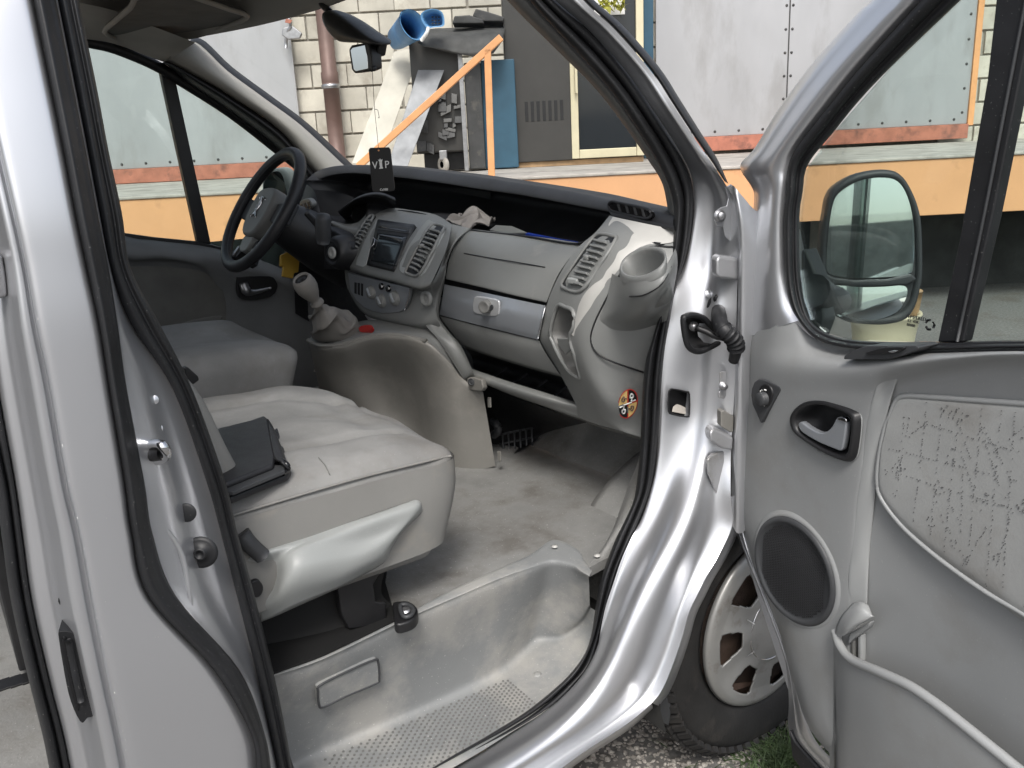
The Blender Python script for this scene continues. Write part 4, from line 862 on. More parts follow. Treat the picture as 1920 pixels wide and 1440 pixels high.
patch('column_base', [[(1084,784,-.245),(1120,797,-.262),(1160,808,-.268),(1208,822,-.24)], [(1090,788,-.15),(1125,802,-.15),(1165,814,-.15),(1210,828,-.15)]], 'greydark', dash, ax='x', su=2, sv=4)
# worn edge where the paint has rubbed off
wa_ = [(1152,407),(1143,424),(1165,428),(1172,438),(1163,462),(1150,470),(1135,500),(1115,515),(1098,545),(1085,570),(1075,600),(1068,625)]
wb_ = [(1262,430),(1262,452),(1232,460),(1205,464),(1190,474),(1172,490),(1158,508),(1142,528),(1122,552),(1106,580),(1092,605),(1078,632)]
rr = random.Random(3)
rows = [[CP(*lerp(a, b, t + (rr.uniform(-.05, .05) if t in (0, 1) else 0)), .003 if 0 < t < 1 else .0012) for t in (0, .33, .66, 1)] for a, b in zip(wa_, wb_)]
patch('worn_edge', rows, 'worn', dash, ax=None, su=5, sv=4)
# side vent
vent([(1120,440),(1150,443),(1154,450),(1125,497),(1090,545),(1060,541),(1054,530),(1075,497),(1098,464)], CP, (1118,446), (1064,534), (1142,452), (1088,539), 9, (1102, 483), o=.004)
box('vent_wheel', CP(1076, 527, .012), (.012, .03, .012), 'greylight', dash, bevel=.003)
# pocket under the vent
pk = rnd([(1045,574),(1060,576),(1075,584),(1076,612),(1068,632),(1076,662),(1088,705),(1080,706),(1066,695),(1052,674),(1036,640),(1032,618)], 3)
PK = [CP(*p, .001) for p in pk]; cen = np.mean(PK, 0)
G = np.array([[p for p in PK], [p * .92 + cen * .08 + (.004, 0, 0) for p in PK], [p * .85 + cen * .15 + (.035, 0, -.004) for p in PK], [p * .4 + cen * .6 + (.042, 0, -.004) for p in PK]]); V, F = gridmesh(G, False, True); F.append(tuple(range(3 * len(pk), 4 * len(pk))))
punch(column, pk); mk('pocket_bowl', V, F, 'greydark', dash)
tube('pocket_rim', [CP(*p, .002) for p in pk], .0045, 'grey', dash, seg=8, s=1, closed=True)
slab('pocket_web', [CP(*p, -.004) for p in [(1043,634),(1066,634),(1073,655),(1060,665),(1048,650)]], (-1, 0, 0), .006, 'grey', dash, bevel=.004)
# access cover with cup holder
cv = [(1266,463),(1220,463),(1187,480),(1163,513),(1133,567),(1113,610),(1108,640),(1120,663),(1153,680),(1212,700)]
tube('cover_groove', [CP(*p, .001) for p in cv], .0018, 'black', dash, seg=6, s=5)
def cupx(px, py, f=1.0):                # rim of the cup: a tilted ring
    t = math.radians(-19); u = 44 * f; v = 26 * f
    return u, v, t
ring_ = []
for k in range(40):
    a = 2 * math.pi * k / 40; u, v = math.cos(a), math.sin(a); th = rad(19)
    ring_.append((u, v))
def CUP(f, dx=0.0, dz=0.0):
    th = rad(20); out = []
    for u, v in ring_:
        px = 1206 + f * (44 * u * math.cos(th) + 25 * v * math.sin(th)); py = 494 + f * (-44 * u * math.sin(th) + 25 * v * math.cos(th))
        out.append(X(px, py, -.362 - .036 * f * v) + np.array([dx, 0, dz]))
    return out
c1 = np.mean(CUP(1.0), 0)
G = np.array([CUP(1.05, 0, -.010), CUP(1.06, 0, -.002), CUP(1.03, 0, .003), CUP(.96, 0, .003), CUP(.92, 0, -.001), CUP(.86, .016, -.03), CUP(.78, .03, -.06), CUP(.05, .032, -.064)])
V, F = gridmesh(G, False, True); mk('cup_ring', V, F, 'grey', dash)
G = np.array([CUP(1.05, 0, -.008), CUP(1.04, .003, -.02), CUP(1.0, .006, -.034), CUP(.9, .012, -.045), CUP(.5, .02, -.05)])
V, F = gridmesh(G, False, True); mk('cup_body', V, F, 'grey', dash)
HS = [[(1150,505,-.335),(1162,520,-.372),(1182,528,-.392),(1212,526,-.40),(1242,508,-.385),(1258,482,-.345),(1266,466,-.29)],
      [(1151,530,-.335),(1163,545,-.372),(1183,555,-.394),(1214,550,-.402),(1246,528,-.388),(1263,498,-.345),(1270,480,-.29)],
      [(1146,556,-.336),(1162,566,-.366),(1184,572,-.384),(1214,570,-.390),(1244,548,-.374),(1262,520,-.335),(1270,505,-.285)],
      [(1138,580,-.335),(1158,586,-.352),(1182,591,-.362),(1211,588,-.362),(1236,572,-.345),(1254,550,-.315),(1264,538,-.275)],
      [(1128,602,-.332),(1150,607,-.337),(1174,610,-.336),(1200,608,-.328),(1224,598,-.312),(1242,585,-.29),(1256,576,-.265)],
      [(1122,616,-.328),(1146,622,-.324),(1172,625,-.314),(1196,624,-.302),(1216,620,-.288),(1234,612,-.272),(1250,605,-.255)]]
left_ = [(1146,512),(1142,535),(1135,560),(1127,582),(1118,602),(1114,614)]
for r_, l_ in zip(HS, left_):
    r_[0] = (*l_, cx(*l_) + .002)
    r_[1] = (r_[1][0], r_[1][1], r_[1][2] * .7 + cx(*r_[1][:2]) * .3)
HS[-1] = [(p[0], p[1] - 4, cx(min(p[0], 1228), p[1]) + .003) for p in HS[-1]]
HS[-2] = [(p[0], p[1] - 3, p[2] * .5 + cx(min(p[0], 1232), p[1]) * .5) for p in HS[-2]]
HS = [[p for p in r_ if True] for r_ in HS]
patch('cup_housing', HS, 'grey', dash, ax='x', su=5, sv=5)
tube('housing_groove', [X(1180,556,-.3955), X(1205,554,-.404), X(1232,540,-.397), X(1248,522,-.385), X(1258,500,-.358)], .0013, 'black', dash, seg=6, s=5)
# end vent by the pillar
ev = [(1141,384),(1146,378),(1160,380),(1210,391),(1220,398),(1218,408),(1205,409),(1160,399),(1145,394)]
def LP(px, py, o=0): return X(px, py, float(np.interp(px, [1080, 1143, 1217, 1264], [-.15, -.178, -.206, -.218])) - o)
slab('end_vent', [LP(*p, .002) for p in rnd(ev, 3)], (-1, 0, .3), .012, 'black_gloss', dash, bevel=.001)
tube('end_vent_frame', [LP(*p, .002) for p in rnd(ev, 3)], .003, 'dashtop', dash, seg=8, s=1, closed=True)
for k in range(4): slab('end_vent_slat', [LP(1156 + 15 * k + a, 381 + 3.2 * k + b, .006) for a, b in ((0,0),(4,1),(8,16),(4,15))], (-1, 0, .2), .003, 'darkplastic', dash, bevel=.0005)
patch('dash_end_cap', [[(1141,394,-.18),(1180,404,-.196),(1222,415,-.208),(1264,424,-.22)], [(1148,407,-.19),(1185,416,-.202),(1224,424,-.212),(1264,433,-.222)], [(1150,409,-.17),(1186,418,-.18),(1225,426,-.19),(1264,435,-.2)]], 'dashtop', dash, ax='x', su=2, sv=4)
# instrument hood and dial behind the wheel
ih = [[(640,392,-.30),(665,372,-.27),(690,362,-.25),(715,361,-.24),(740,370,-.235)], [(634,398,-.33),(662,378,-.305),(690,368,-.285),(718,368,-.27),(742,378,-.255)], [(650,415,-.24),(668,392,-.2),(690,384,-.18),(716,384,-.18),(738,392,-.2)]]
patch('instrument_hood', ih, 'dashtop', dash, ax='x', su=4, sv=5)
lathe('dial', X(676, 402, -.22), (-1, 0, .3), [(.05, 0), (.05, .004), (.047, .006), (.045, .002), (.0001, .002)], 'darkplastic', dash, seg=28)
patch('cowl_edge', [[(606,408,-.34),(631,416,-.33),(653,420,-.315),(672,416,-.30),(686,402,-.29)], [(612,416,-.345),(634,424,-.345),(656,430,-.335),(672,432,-.325),(684,414,-.31)], [(636,445,-.34),(650,452,-.34),(658,462,-.337),(662,456,-.334),(674,436,-.32)], [(645,485,-.33),(648,490,-.335),(650,493,-.337),(652,480,-.337),(662,456,-.334)]], 'grey', dash, ax='x', su=4, sv=4)
patch('driver_lower', [[(560,440,-.30),(600,450,-.30),(645,480,-.31),(660,505,-.32)], [(560,500,-.28),(610,520,-.28),(645,530,-.30),(665,560,-.32)], [(560,600,-.2),(610,610,-.2),(650,610,-.25),(690,600,-.30)]], 'black', dash, ax='x', su=4, sv=4)
patch('driver_side_panel', [[(575,345,-.32),(590,360,-.34),(600,395,-.35)], [(560,395,-.36),(578,400,-.37),(600,415,-.36)], [(560,440,-.34),(585,445,-.34),(610,450,-.33)]], 'dashtop', dash, ax='x', su=4, sv=4)
# driver-side end of the dash with its vent
slab('driver_vent', [X(*p, -.37) for p in rnd([(562,378),(575,372),(583,378),(584,388),(575,400),(563,392)], 3)], (-1, -.3, 0), .02, 'grey', dash, bevel=.003)
for k in range(3): slab('driver_vent_slat', [X(562 + 7 * k, 384 - k * 2, -.392), X(566 + 7 * k, 382 - k * 2, -.392), X(574 + 4 * k, 394 - 3 * k, -.392), X(570 + 4 * k, 396 - 3 * k, -.392)], (-1, -.3, 0), .003, 'black', dash, bevel=0)
# under the dash: heater box, grille
patch('heater_box', [[(900,716,-.19),(960,742,-.17),(1040,772,-.16),(1100,792,-.15)], [(910,780,-.16),(960,790,-.12),(1010,800,-.1),(1040,806,-.08)], [(925,840,-.17),(965,835,-.13),(995,826,-.1),(1015,815,-.08)], [(930,866,-.2),(962,852,-.17),(988,838,-.13),(1005,826,-.1)]], 'black', dash, ax='x', su=4, sv=4)
for k in range(6): a = X(942 + 11 * k, 812 - 2 * k, -.165 + .012 * k); tube('grille_bar', [a, a + (0, 0, -.05)], .003, 'darkplastic', dash, seg=6, s=1)
for k in range(2): tube('grille_rail', [X(936, 815 + 18 * k, -.168), X(1000, 802 + 18 * k, -.10)], .003, 'darkplastic', dash, seg=6, s=1)
tube('drain_hose', [X(925, 790, -.18), X(932, 797, -.19), X(934, 808, -.19), X(926, 816, -.19)], .011, 'darkplastic', dash, seg=10, s=4)
patch('dash_underside', [[(.05, 1.75, 1.0), (-.05, 1.75, .98)], [(.05, .9, .95), (-.12, .9, .93)], [(.08, .2, .95), (-.1, .2, .93)]], 'black', dash, ax=None, su=3, sv=3)
# sticker: round warning label in four fields
def SK(r, a, o=.0022): 
    c = np.array([1177, 757.]); v = np.array([math.cos(a) * 17.5 + math.sin(a) * 4, -math.sin(a) * 27 + math.cos(a) * 0]); v = np.array([math.cos(a) * 18.5, -math.sin(a) * 27 - math.cos(a) * 6]); p = c + v * r
    return CP(p[0], p[1], o)
n_ = norm((-1, -.25, .1))
stick = slab('warning_sticker', [SK(1.0, a) for a in np.linspace(0, 2 * math.pi, 32, endpoint=False)], n_, .0012, 'stick_red', dash, bevel=0)
for k, mname in enumerate(('stick_black', 'stick_yellow', 'stick_black', 'stick_yellow')):
    a0 = math.pi / 2 * k; aa = np.linspace(a0 + .07, a0 + math.pi / 2 - .07, 9)
    slab('sticker_field', [SK(.07 * 1.6, a0 + .785, .003)] + [SK(.93, a, .003) for a in aa], n_, .0008, mname, dash, bevel=0)
    c0 = a0 + .785; ink = 'white' if mname == 'stick_black' else 'rust'
    tube('sticker_mark', [SK(.38, c0 - .5, .0036), SK(.55, c0 - .12, .0036), SK(.42, c0 + .15, .0036), SK(.68, c0 + .28, .0036), SK(.74, c0 - .05, .0036), SK(.62, c0 - .25, .0036)], .0014, ink, dash, seg=6, s=4)
    if mname == 'stick_black': tube('sticker_caption', [SK(.45, a0 + .16 if k == 0 else a0 + .16, .0036), SK(.82, a0 + .11, .0036)], .0013, 'white', dash, seg=6, s=1)
tube('sticker_bar', [SK(.42, math.pi + .02, .0036), SK(.42, .02, .0036)], .0014, 'white', dash, seg=6, s=1)

# ---- console below the dash, gear lever
T0 = [(578,638,-.53),(600,648,-.535),(640,647,-.51),(690,632,-.465),(740,628,-.425),(800,640,-.385),(842,676,-.345),(867,708,-.315),(905,732,-.285)]
B0 = [(600,735,-.50),(640,770,-.48),(700,805,-.43),(745,830,-.395),(790,862,-.365),(825,878,-.352),(852,882,-.335),(888,882,-.305),(929,874,-.262)]
rows = []
for i, (a, b) in enumerate(zip(T0, B0)):
    dpt = .035 * math.exp(-((i - 3.6) / 1.3) ** 2)
    rows.append([(*a[:2], a[2] + .008), (*lerp(a[:2], b[:2], .04), a[2] - .004), (*lerp(a[:2], b[:2], .35), a[2] * .65 + b[2] * .35 + dpt), (*lerp(a[:2], b[:2], .7), a[2] * .3 + b[2] * .7 + dpt), (*b[:2], b[2])])
cons = patch('console', rows, 'console', van, ax='x', su=5, sv=5)
rows = []
T1 = [(586,628,-.49),(605,622,-.45),(640,612,-.41),(690,600,-.37),(740,604,-.355),(790,612,-.345),(832,632,-.32),(860,690,-.30)]
for a, t in zip(T0[:8], T1): rows.append([(*a[:2], a[2] + .008), (*lerp(a[:2], t[:2], .25), a[2] + .012), (*lerp(a[:2], t[:2], .6), (a[2] + t[2]) / 2), t])
patch('console_top', rows, 'grey', cons, ax='x', su=5, sv=4)
tube('console_rim', [X(*p[:2], p[2] - .002) for p in T0[:6]], .006, 'console', cons, seg=8, s=5)
pslab('console_tab', [(876,708),(890,707),(903,712),(906,728),(902,734),(880,732),(872,722)], 'x', -.31, (-1, -.4, .2), .02, 'console', cons, bevel=.004)
for p, x_ in (((884,716), -.313), ((901,861), -.288)): lathe('console_screw', X(*p, x_), (-1, -.6, .1), [(.009, 0), (.009, .002), (.006, .002), (.005, -.001), (.0001, -.001)], 'darkplastic', cons, seg=14)
for p in ((913, 745), (932, 846)): pslab('console_clip', [p, (p[0] + 6, p[1] + 1), (p[0] + 7, p[1] + 20), (p[0] + 1, p[1] + 19)], 'x', -.275, (-1, -.4, 0), .006, 'console', cons, bevel=.002)
slab('hazard_button', [X(*p, -.455) for p in rnd([(672,617),(677,611),(690,609),(698,611),(694,618),(680,622)], 3)], (-.5, -.2, .8), .012, 'red', cons, bevel=.003)
tube('lever_strap', [X(590,696,-.47), X(595,688,-.475), X(598,682,-.48)], .003, 'worn', cons, seg=6, s=1)
gear = empty('gear_lever', X(630, 610, -.47)); gear.parent = van; gear.location = Vector(WLOC['gear_lever'] - WLOC['van'])
top_ = X(571, 532, -.60); base_ = X(600, 576, -.56)
ax_ = norm(top_ - base_)
lathe('knob', X(570, 531, -.60), ax_, [(.011, -.075), (.017, -.070), (.017, -.064), (.011, -.060), (.014, -.05), (.021, -.035), (.0265, -.018), (.0275, -.004), (.025, .010), (.021, .017), (.018, .016), (.016, .010), (.0001, .008)], 'bootskin', gear, seg=24)
lathe('knob_cap', X(570, 531, -.60) + ax_ * .0105, ax_, [(.0165, 0), (.0165, .002), (.0001, .003)], 'black', gear, seg=18)
rows = []
for k, t in enumerate(np.linspace(0, 1, 8)):
    c = X(597, 572, -.56) * (1 - t) + X(634, 624, -.47) * t; rr_ = [.012, .022, .040, .056, .064, .070, .078, .088][k]
    ring = []
    for q in range(16):
        a = 2 * math.pi * q / 16; fold = 1 + .34 * (abs(math.sin(q * .59 + k * .55)) - .5) * math.sin(math.pi * t)
        ring.append(c + rr_ * fold * np.array([math.cos(a) * .75, math.sin(a), .1 * math.cos(a)]) + (0, 0, .016 * math.sin(q * 1.18 + k * 1.9) * math.sin(math.pi * t)))
    rows.append(ring)
G = cr(np.array(rows), 5); G = np.swapaxes(cr(np.swapaxes(G, 0, 1), 4, True), 0, 1); V, F = gridmesh(G, False, True); mk('boot', V, F, 'bootskin', gear)

# ---- steering wheel
SWC = np.array([-.525, 1.39, 1.22]); a_ = rad(35)
e1 = np.array([0, 1.0, 0]); e2 = np.array([math.sin(a_), 0, math.cos(a_)]); en = np.array([-math.cos(a_), 0, math.sin(a_)])
steer = empty('steering_wheel', SWC); steer.parent = van; steer.location = Vector(SWC - WLOC['van'])
def SW(u, v, h=0): return SWC + e1 * u + e2 * v + en * h
tt = np.linspace(0, 2 * np.pi, 64, endpoint=False)
V = []; 
G = np.array([[SW((.180 + .0165 * math.cos(b)) * math.cos(t), (.180 + .0165 * math.cos(b)) * math.sin(t), .0165 * math.sin(b)) for b in np.linspace(0, 2 * np.pi, 14, endpoint=False)] for t in tt]); V, F = gridmesh(G, True, True); mk('rim', V, F, 'leather', steer)
tube('rim_seam', [SW(.1655 * math.cos(t), .1655 * math.sin(t), .006) for t in tt], .0015, 'darkplastic', steer, seg=6, s=1, closed=True)
def sws(name, pts, h0, th, m_, bev): return slab(name, [SW(u, v, h0) for u, v in pts], en, th, m_, steer, bevel=bev)
sws('hub_pad', rnd([(-.07,.035),(-.05,.06),(.0,.066),(.05,.06),(.07,.035),(.072,-.02),(.058,-.06),(.03,-.085),(-.03,-.085),(-.058,-.06),(-.072,-.02)], 3), .012, .05, 'greydark', .012)
sws('lower_pad', rnd([(-.03,-.084),(.03,-.084),(.034,-.11),(.02,-.13),(-.02,-.13),(-.034,-.11)], 3), .0, .03, 'padgrey', .008)
for s in (-1, 1):
    sws('spoke', [(s*.066,.028),(s*.12,.03),(s*.17,.035),(s*.172,-.03),(s*.12,-.035),(s*.066,-.03)], -.008, .022, 'darkplastic', .006)
    sws('lower_spoke', [(s*.02,-.10),(s*.05,-.085),(s*.085,-.155),(s*.062,-.168)], -.012, .02, 'black', .005)
    sws('spoke_trim', [(s*.05,-.12),(s*.06,-.115),(s*.078,-.145),(s*.066,-.152)], -.006, .008, 'steel', .002)
# emblem: two angular strokes
tube('emblem', [SW(-.024, .025, .0145), SW(-.001, .033, .0145), SW(-.011, .008, .0145), SW(-.001, -.022, .0145), SW(.014, -.030, .0145)], .0034, 'chrome', steer, seg=8, s=1)
tube('emblem', [SW(.018, .028, .0145), SW(.003, .017, .0145), SW(.008, -.006, .0145), SW(-.006, -.019, .0145), SW(-.020, -.030, .0145)], .003, 'chrome', steer, seg=8, s=1)
# column shroud, stalk, ignition lock
shr = empty('steering_column', SWC + (.12, 0, -.1)); shr.parent = van; shr.location = Vector(WLOC['steering_column'] - WLOC['van'])
lathe('shroud', SWC - en * .05, -en, [(.05, 0), (.062, .02), (.072, .08), (.082, .16), (.085, .26), (.07, .33)], 'black', shr, seg=28, sx=1.0, sy=1.0)
lathe('ignition_ring', X(622, 474, -.42), (-1, -.25, .1), [(.05, -.06), (.046, -.02), (.038, -.004), (.031, .002), (.027, -.002), (.02, -.003), (.0195, .004), (.009, .005), (.008, .002), (.0001, .002)], 'black', shr, seg=30)
lathe('ignition_lock', X(623, 474, -.425), (-1, -.25, .1), [(.016, 0), (.016, .003), (.006, .004), (.005, .001), (.0001, .001)], 'worn', shr, seg=20)
tube('stalk', [X(575, 400, -.48), X(590, 415, -.47), X(605, 432, -.46)], [.008, .01, .011], 'black', shr, seg=10, s=3)
lathe('stalk_end', X(606, 418, -.47), norm(X(606, 410, -.47) - X(606, 440, -.47)), [(.016, -.055), (.02, -.04), (.02, .01), (.016, .022), (.0001, .026)], 'darkplastic', shr, seg=18)
pslab('column_panel', [(575,430),(605,425),(635,438),(652,455),(654,475),(640,500),(610,505),(580,495)], 'x', -.385, (-1, -.2, .1), .05, 'dashtop', shr, smooth=3, bevel=.008)
pslab('fuse_tag', [(527,478),(540,472),(555,482),(562,488),(560,510),(552,512),(550,522),(530,518),(532,500),(526,498)], 'y', 1.52, (0, -1, .2), .015, 'yellow', shr, bevel=.003)

# ---- rear-view mirror with a second, clip-on mirror
rvm = empty('rear_view_mirror', X(660, 60, -.46)); rvm.parent = van; rvm.location = Vector(WLOC['rear_view_mirror'] - WLOC['van'])
tube('mirror_stem', [X(598, -15, -.45), X(606, 8, -.455), X(618, 22, -.46)], [.012, .010, .008], 'black', rvm, seg=10, s=3)
pts = rnd([(616,22),(628,20),(660,36),(695,60),(724,80),(718,85),(700,82),(680,80),(650,78),(630,62),(617,40)], 4)
P3 = [X(*p, -.465) for p in pts]; cen = np.mean(P3, 0); tn = norm((-.9, -.3, -.1))
G = np.array([[cen + (p - cen) * f + tn * h for p in P3] for f, h in ((.75, .03), (.93, .024), (1.0, .005), (1.0, -.012), (.85, -.03), (.4, -.04))]); V, F = gridmesh(G, False, True); k = len(pts); F.append(tuple(range(k))); F.append(tuple(range(5 * k, 6 * k))[::-1]); mk('mirror_housing', V, F, 'black', rvm)
pslab('clip_arm', [(688,78),(712,80),(708,104),(694,107),(684,98)], 'x', -.47, (-1, -.3, 0), .025, 'black', rvm, bevel=.005)
qd = [(653,92),(658,85),(690,79),(697,104),(699,130),(690,134),(664,138),(659,132)]
pslab('small_mirror_housing', qd, 'x', -.49, (-1, -.45, -.1), .035, 'black', rvm, bevel=.005)
pslab('small_mirror_glass', [(657,94),(661,89),(684,84),(688,104),(690,129),(667,134),(663,130)], 'x', -.4915, (-1, -.45, -.1), .004, 'mirror', rvm, bevel=.001)
lathe('small_knob', X(700, 129, -.485), (0, -1, .2), [(.004, -.01), (.004, .0), (.006, .001), (.006, .006), (.0001, .007)], 'black', rvm, seg=10)
# card hanging from it
card = empty('air_freshener', X(715, 318, -.47), 'black card air freshener reading VIP, hanging from the small mirror', 'air freshener')
cn = norm((-1, -.72, .12)); cpl = X(715, 318, -.47)
def CD(px, py, o=0): return on(px, py, cpl + cn * o, cn)
slab('card', [CD(*p) for p in [(691,281),(694,277),(729,276),(732,280),(740,352),(739,356),(735,358.5),(702,360.5),(698,357)]], cn, .0018, 'stick_black', card, bevel=.0004)
rgt = norm(CD(730, 317) - CD(700, 319)); upv = norm(CD(711, 290) - CD(719, 345)); upv = norm(upv - (upv @ rgt) * rgt)
if np.cross(rgt, upv) @ cn < 0: upv = upv
sc_ = np.linalg.norm(CD(740, 318) - CD(700, 318)) / 40
text('lettering', 'V', CD(703, 310.5, .001), rgt, upv, 17 * sc_, 'white', card); text('lettering', 'P', CD(725.5, 309, .001), rgt, upv, 17 * sc_, 'white', card)
slab('lettering_i', [CD(*p, .001) for p in [(711,304.5),(716,304),(717,314),(718,314),(718,316),(711,316.5),(711,314.5),(712.5,314)]], cn, .0005, 'white', card, bevel=0)
slab('crown', [CD(*p, .001) for p in [(711.5,304),(708.5,299),(711,300),(712.5,297),(714,300),(717,298.5),(716,304)]], cn, .0005, 'white', card, bevel=0)
text('small_lettering', 'CaXIBI', CD(720, 355.5, .001), rgt, upv, 5.2 * sc_, 'white', card)
lathe('hole', CD(710, 282, .0006), cn, [(.0022, 0), (.0022, .0006), (.0001, .0006)], 'orange_rail', card, seg=10)
tube('string', [X(698, 131, -.487), CD(702, 200, 0), CD(706, 240, 0), CD(710, 282, .001)], .0006, 'darkplastic', card, seg=5, s=4)
tube('hook', [CD(703, 205, .001), CD(708, 206, .001), CD(710, 214, .001), CD(711, 221, .001), CD(709, 220, .001)], .0006, 'darkplastic', card, seg=5, s=3)

# ---- loose things in the dash tray
def crumple(name, c, size, n, mat_, seed, squash=.6):
    r = np.random.default_rng(seed); bm = bmesh.new(); bmesh.ops.create_icosphere(bm, subdivisions=4, radius=1.0)
    V = np.array([v.co[:] for v in bm.verts]); F = [tuple(v.index for v in f.verts) for f in bm.faces]; bm.free()
    d = np.zeros(len(V))
    for k in range(14):
        w_ = r.normal(size=3) * (1.6 if k < 8 else 4.0); d += np.abs(np.sin(V @ w_ + r.uniform(0, 6))) ** .8 * (.11 if k < 8 else .035)
    V = V * (.55 + d[:, None]); V *= np.asarray(size); return V + np.asarray(c), F
cR_ = X(882, 421, -.165); G = np.zeros((46, 40, 3))
for i, u in enumerate(np.linspace(-1, 1, 46)):
    for j, v in enumerate(np.linspace(-1, 1, 40)):
        h = .030 * math.exp(-(u * 1.1) ** 2 - (v * 1.0) ** 2) + .016 * abs(math.sin(3.1 * u + 1.2 * v + 1.0)) * math.exp(-(u * u + v * v) * .6) + .010 * abs(math.sin(5.3 * v - 2.2 * u)) * math.exp(-(u * u) * .8) + .005 * math.sin(9 * u + 4 * v)
        rr_ = 1 + .12 * math.sin(4 * math.atan2(v, u) + 1)
        G[i, j] = cR_ + np.array([v * .05 * rr_ + .02 * math.sin(4 * u), -u * .058 * rr_ + .012 * math.sin(6 * v + 2 * u), h - .012])
V, F = gridmesh(G)
tag(mk('cloth', V, F, 'cloth', solid=.002), 'crumpled grey rag on top of the dashboard behind the glovebox', 'rag')
pslab('blue_folder', [(985,438),(1056,449),(1084,453),(1050,447.5),(990,436)], 'x', -.19, (-.3, 0, 1), .004, 'papers', None, bevel=0)
tag(bpy.data.objects['blue_folder'], 'thin blue folder lying in the dash tray', 'folder')
pslab('white_papers', [(918,431),(930,422),(960,424),(988,436),(950,437)], 'x', -.17, (-.5, 0, 1), .003, 'greylight', None, bevel=0)
tag(bpy.data.objects['white_papers'], 'pale papers lying in the dash tray beside the blue folder', 'papers')
# ================================================================== open passenger door
# painted shell: window frame front leg, hinge edge and lower edge
fo = [(1760,-130),(1641,0),(1613,26),(1524,125),(1465,205),(1420,277),(1393,312),(1413,350),(1417,373),(1412,427),(1403,473),(1393,533),(1383,593),(1377,640)]
fi = [(1830,-130),(1727,0),(1700,30),(1614,125),(1553,200),(1495,276),(1480,315),(1476,345),(1471,400),(1470,440),(1471,485),(1473,520),(1482,570),(1500,600)]
of = np.array([.0] * len(fo))
door = band('front_door', fo, fi, [(-.06, of - .035), (.0, of - .012), (.12, of + .004), (.3, of + .010), (.55, of + .022), (.8, of + .02), (1.0, of + .008)], 'paint', van, ax='d', su=5, sv=4)
# hinge-side edge of the shell going down
eo = [(1420,277),(1393,312),(1413,350),(1417,373),(1412,427),(1403,473),(1393,533),(1383,593),(1377,640),(1370,720),(1370,790),(1358,847),(1358,900),(1370,960),(1383,1007),(1400,1047),(1427,1115),(1459,1200),(1474,1252),(1479,1312),(1478,1365),(1490,1395),(1535,1445),(1600,1500)]
ei = [(1432,290),(1412,318),(1428,352),(1432,375),(1430,430),(1424,478),(1414,535),(1406,595),(1402,640),(1403,690),(1397,750),(1385,847),(1383,900),(1385,960),(1397,1015),(1412,1060),(1440,1130),(1470,1210),(1486,1262),(1500,1320),(1520,1375),(1545,1410),(1590,1450),(1650,1500)]
eoff = np.zeros(len(eo))
band('door_edge', eo, ei, [(0, eoff - .045), (.1, eoff - .04), (.35, eoff - .016), (.5, eoff - .014), (.62, eoff - .004), (.85, eoff + .002), (1.05, eoff + .001)], 'paint', door, ax='d', su=5, sv=4)
# closing skins so that the door is a solid thing
out = [D(1400, 300, -.05), D(1450, 235, -.05), D(1641, 0, -.05), D(1760, -130, -.05), D(2300, -330, -.05), D(2420, 640, -.05), D(2420, 1900, -.05), D(1900, 1760, -.05), D(1500, 1420, -.05), D(1470, 1250, -.05), D(1390, 1030, -.05), D(1362, 900, -.05), D(1375, 640, -.05)]
skin = [[(1385,610,-.06),(1500,645,-.075),(1640,665,-.085),(1800,668,-.085),(2000,668,-.085),(2300,690,-.08)], [(1372,760,-.06),(1500,780,-.10),(1650,800,-.11),(1800,820,-.11),(2000,840,-.11),(2350,880,-.11)], [(1360,900,-.06),(1500,960,-.10),(1650,1000,-.11),(1800,1040,-.11),(2000,1080,-.11),(2380,1150,-.11)], [(1400,1050,-.06),(1520,1120,-.10),(1670,1200,-.11),(1820,1260,-.11),(2020,1320,-.11),(2400,1420,-.11)], [(1480,1300,-.06),(1560,1340,-.08),(1690,1420,-.09),(1840,1500,-.09),(2030,1600,-.09),(2400,1760,-.09)]]
patch('outer_skin', skin, 'paint', door, ax='d', su=3, sv=3)
pslab('bottom_seal', [(1478,1368),(1490,1392),(1530,1438),(1580,1490),(1620,1530),(1590,1530),(1530,1480),(1484,1420)], 'd', -.02, DN, .03, 'rubber', door, bevel=.005)
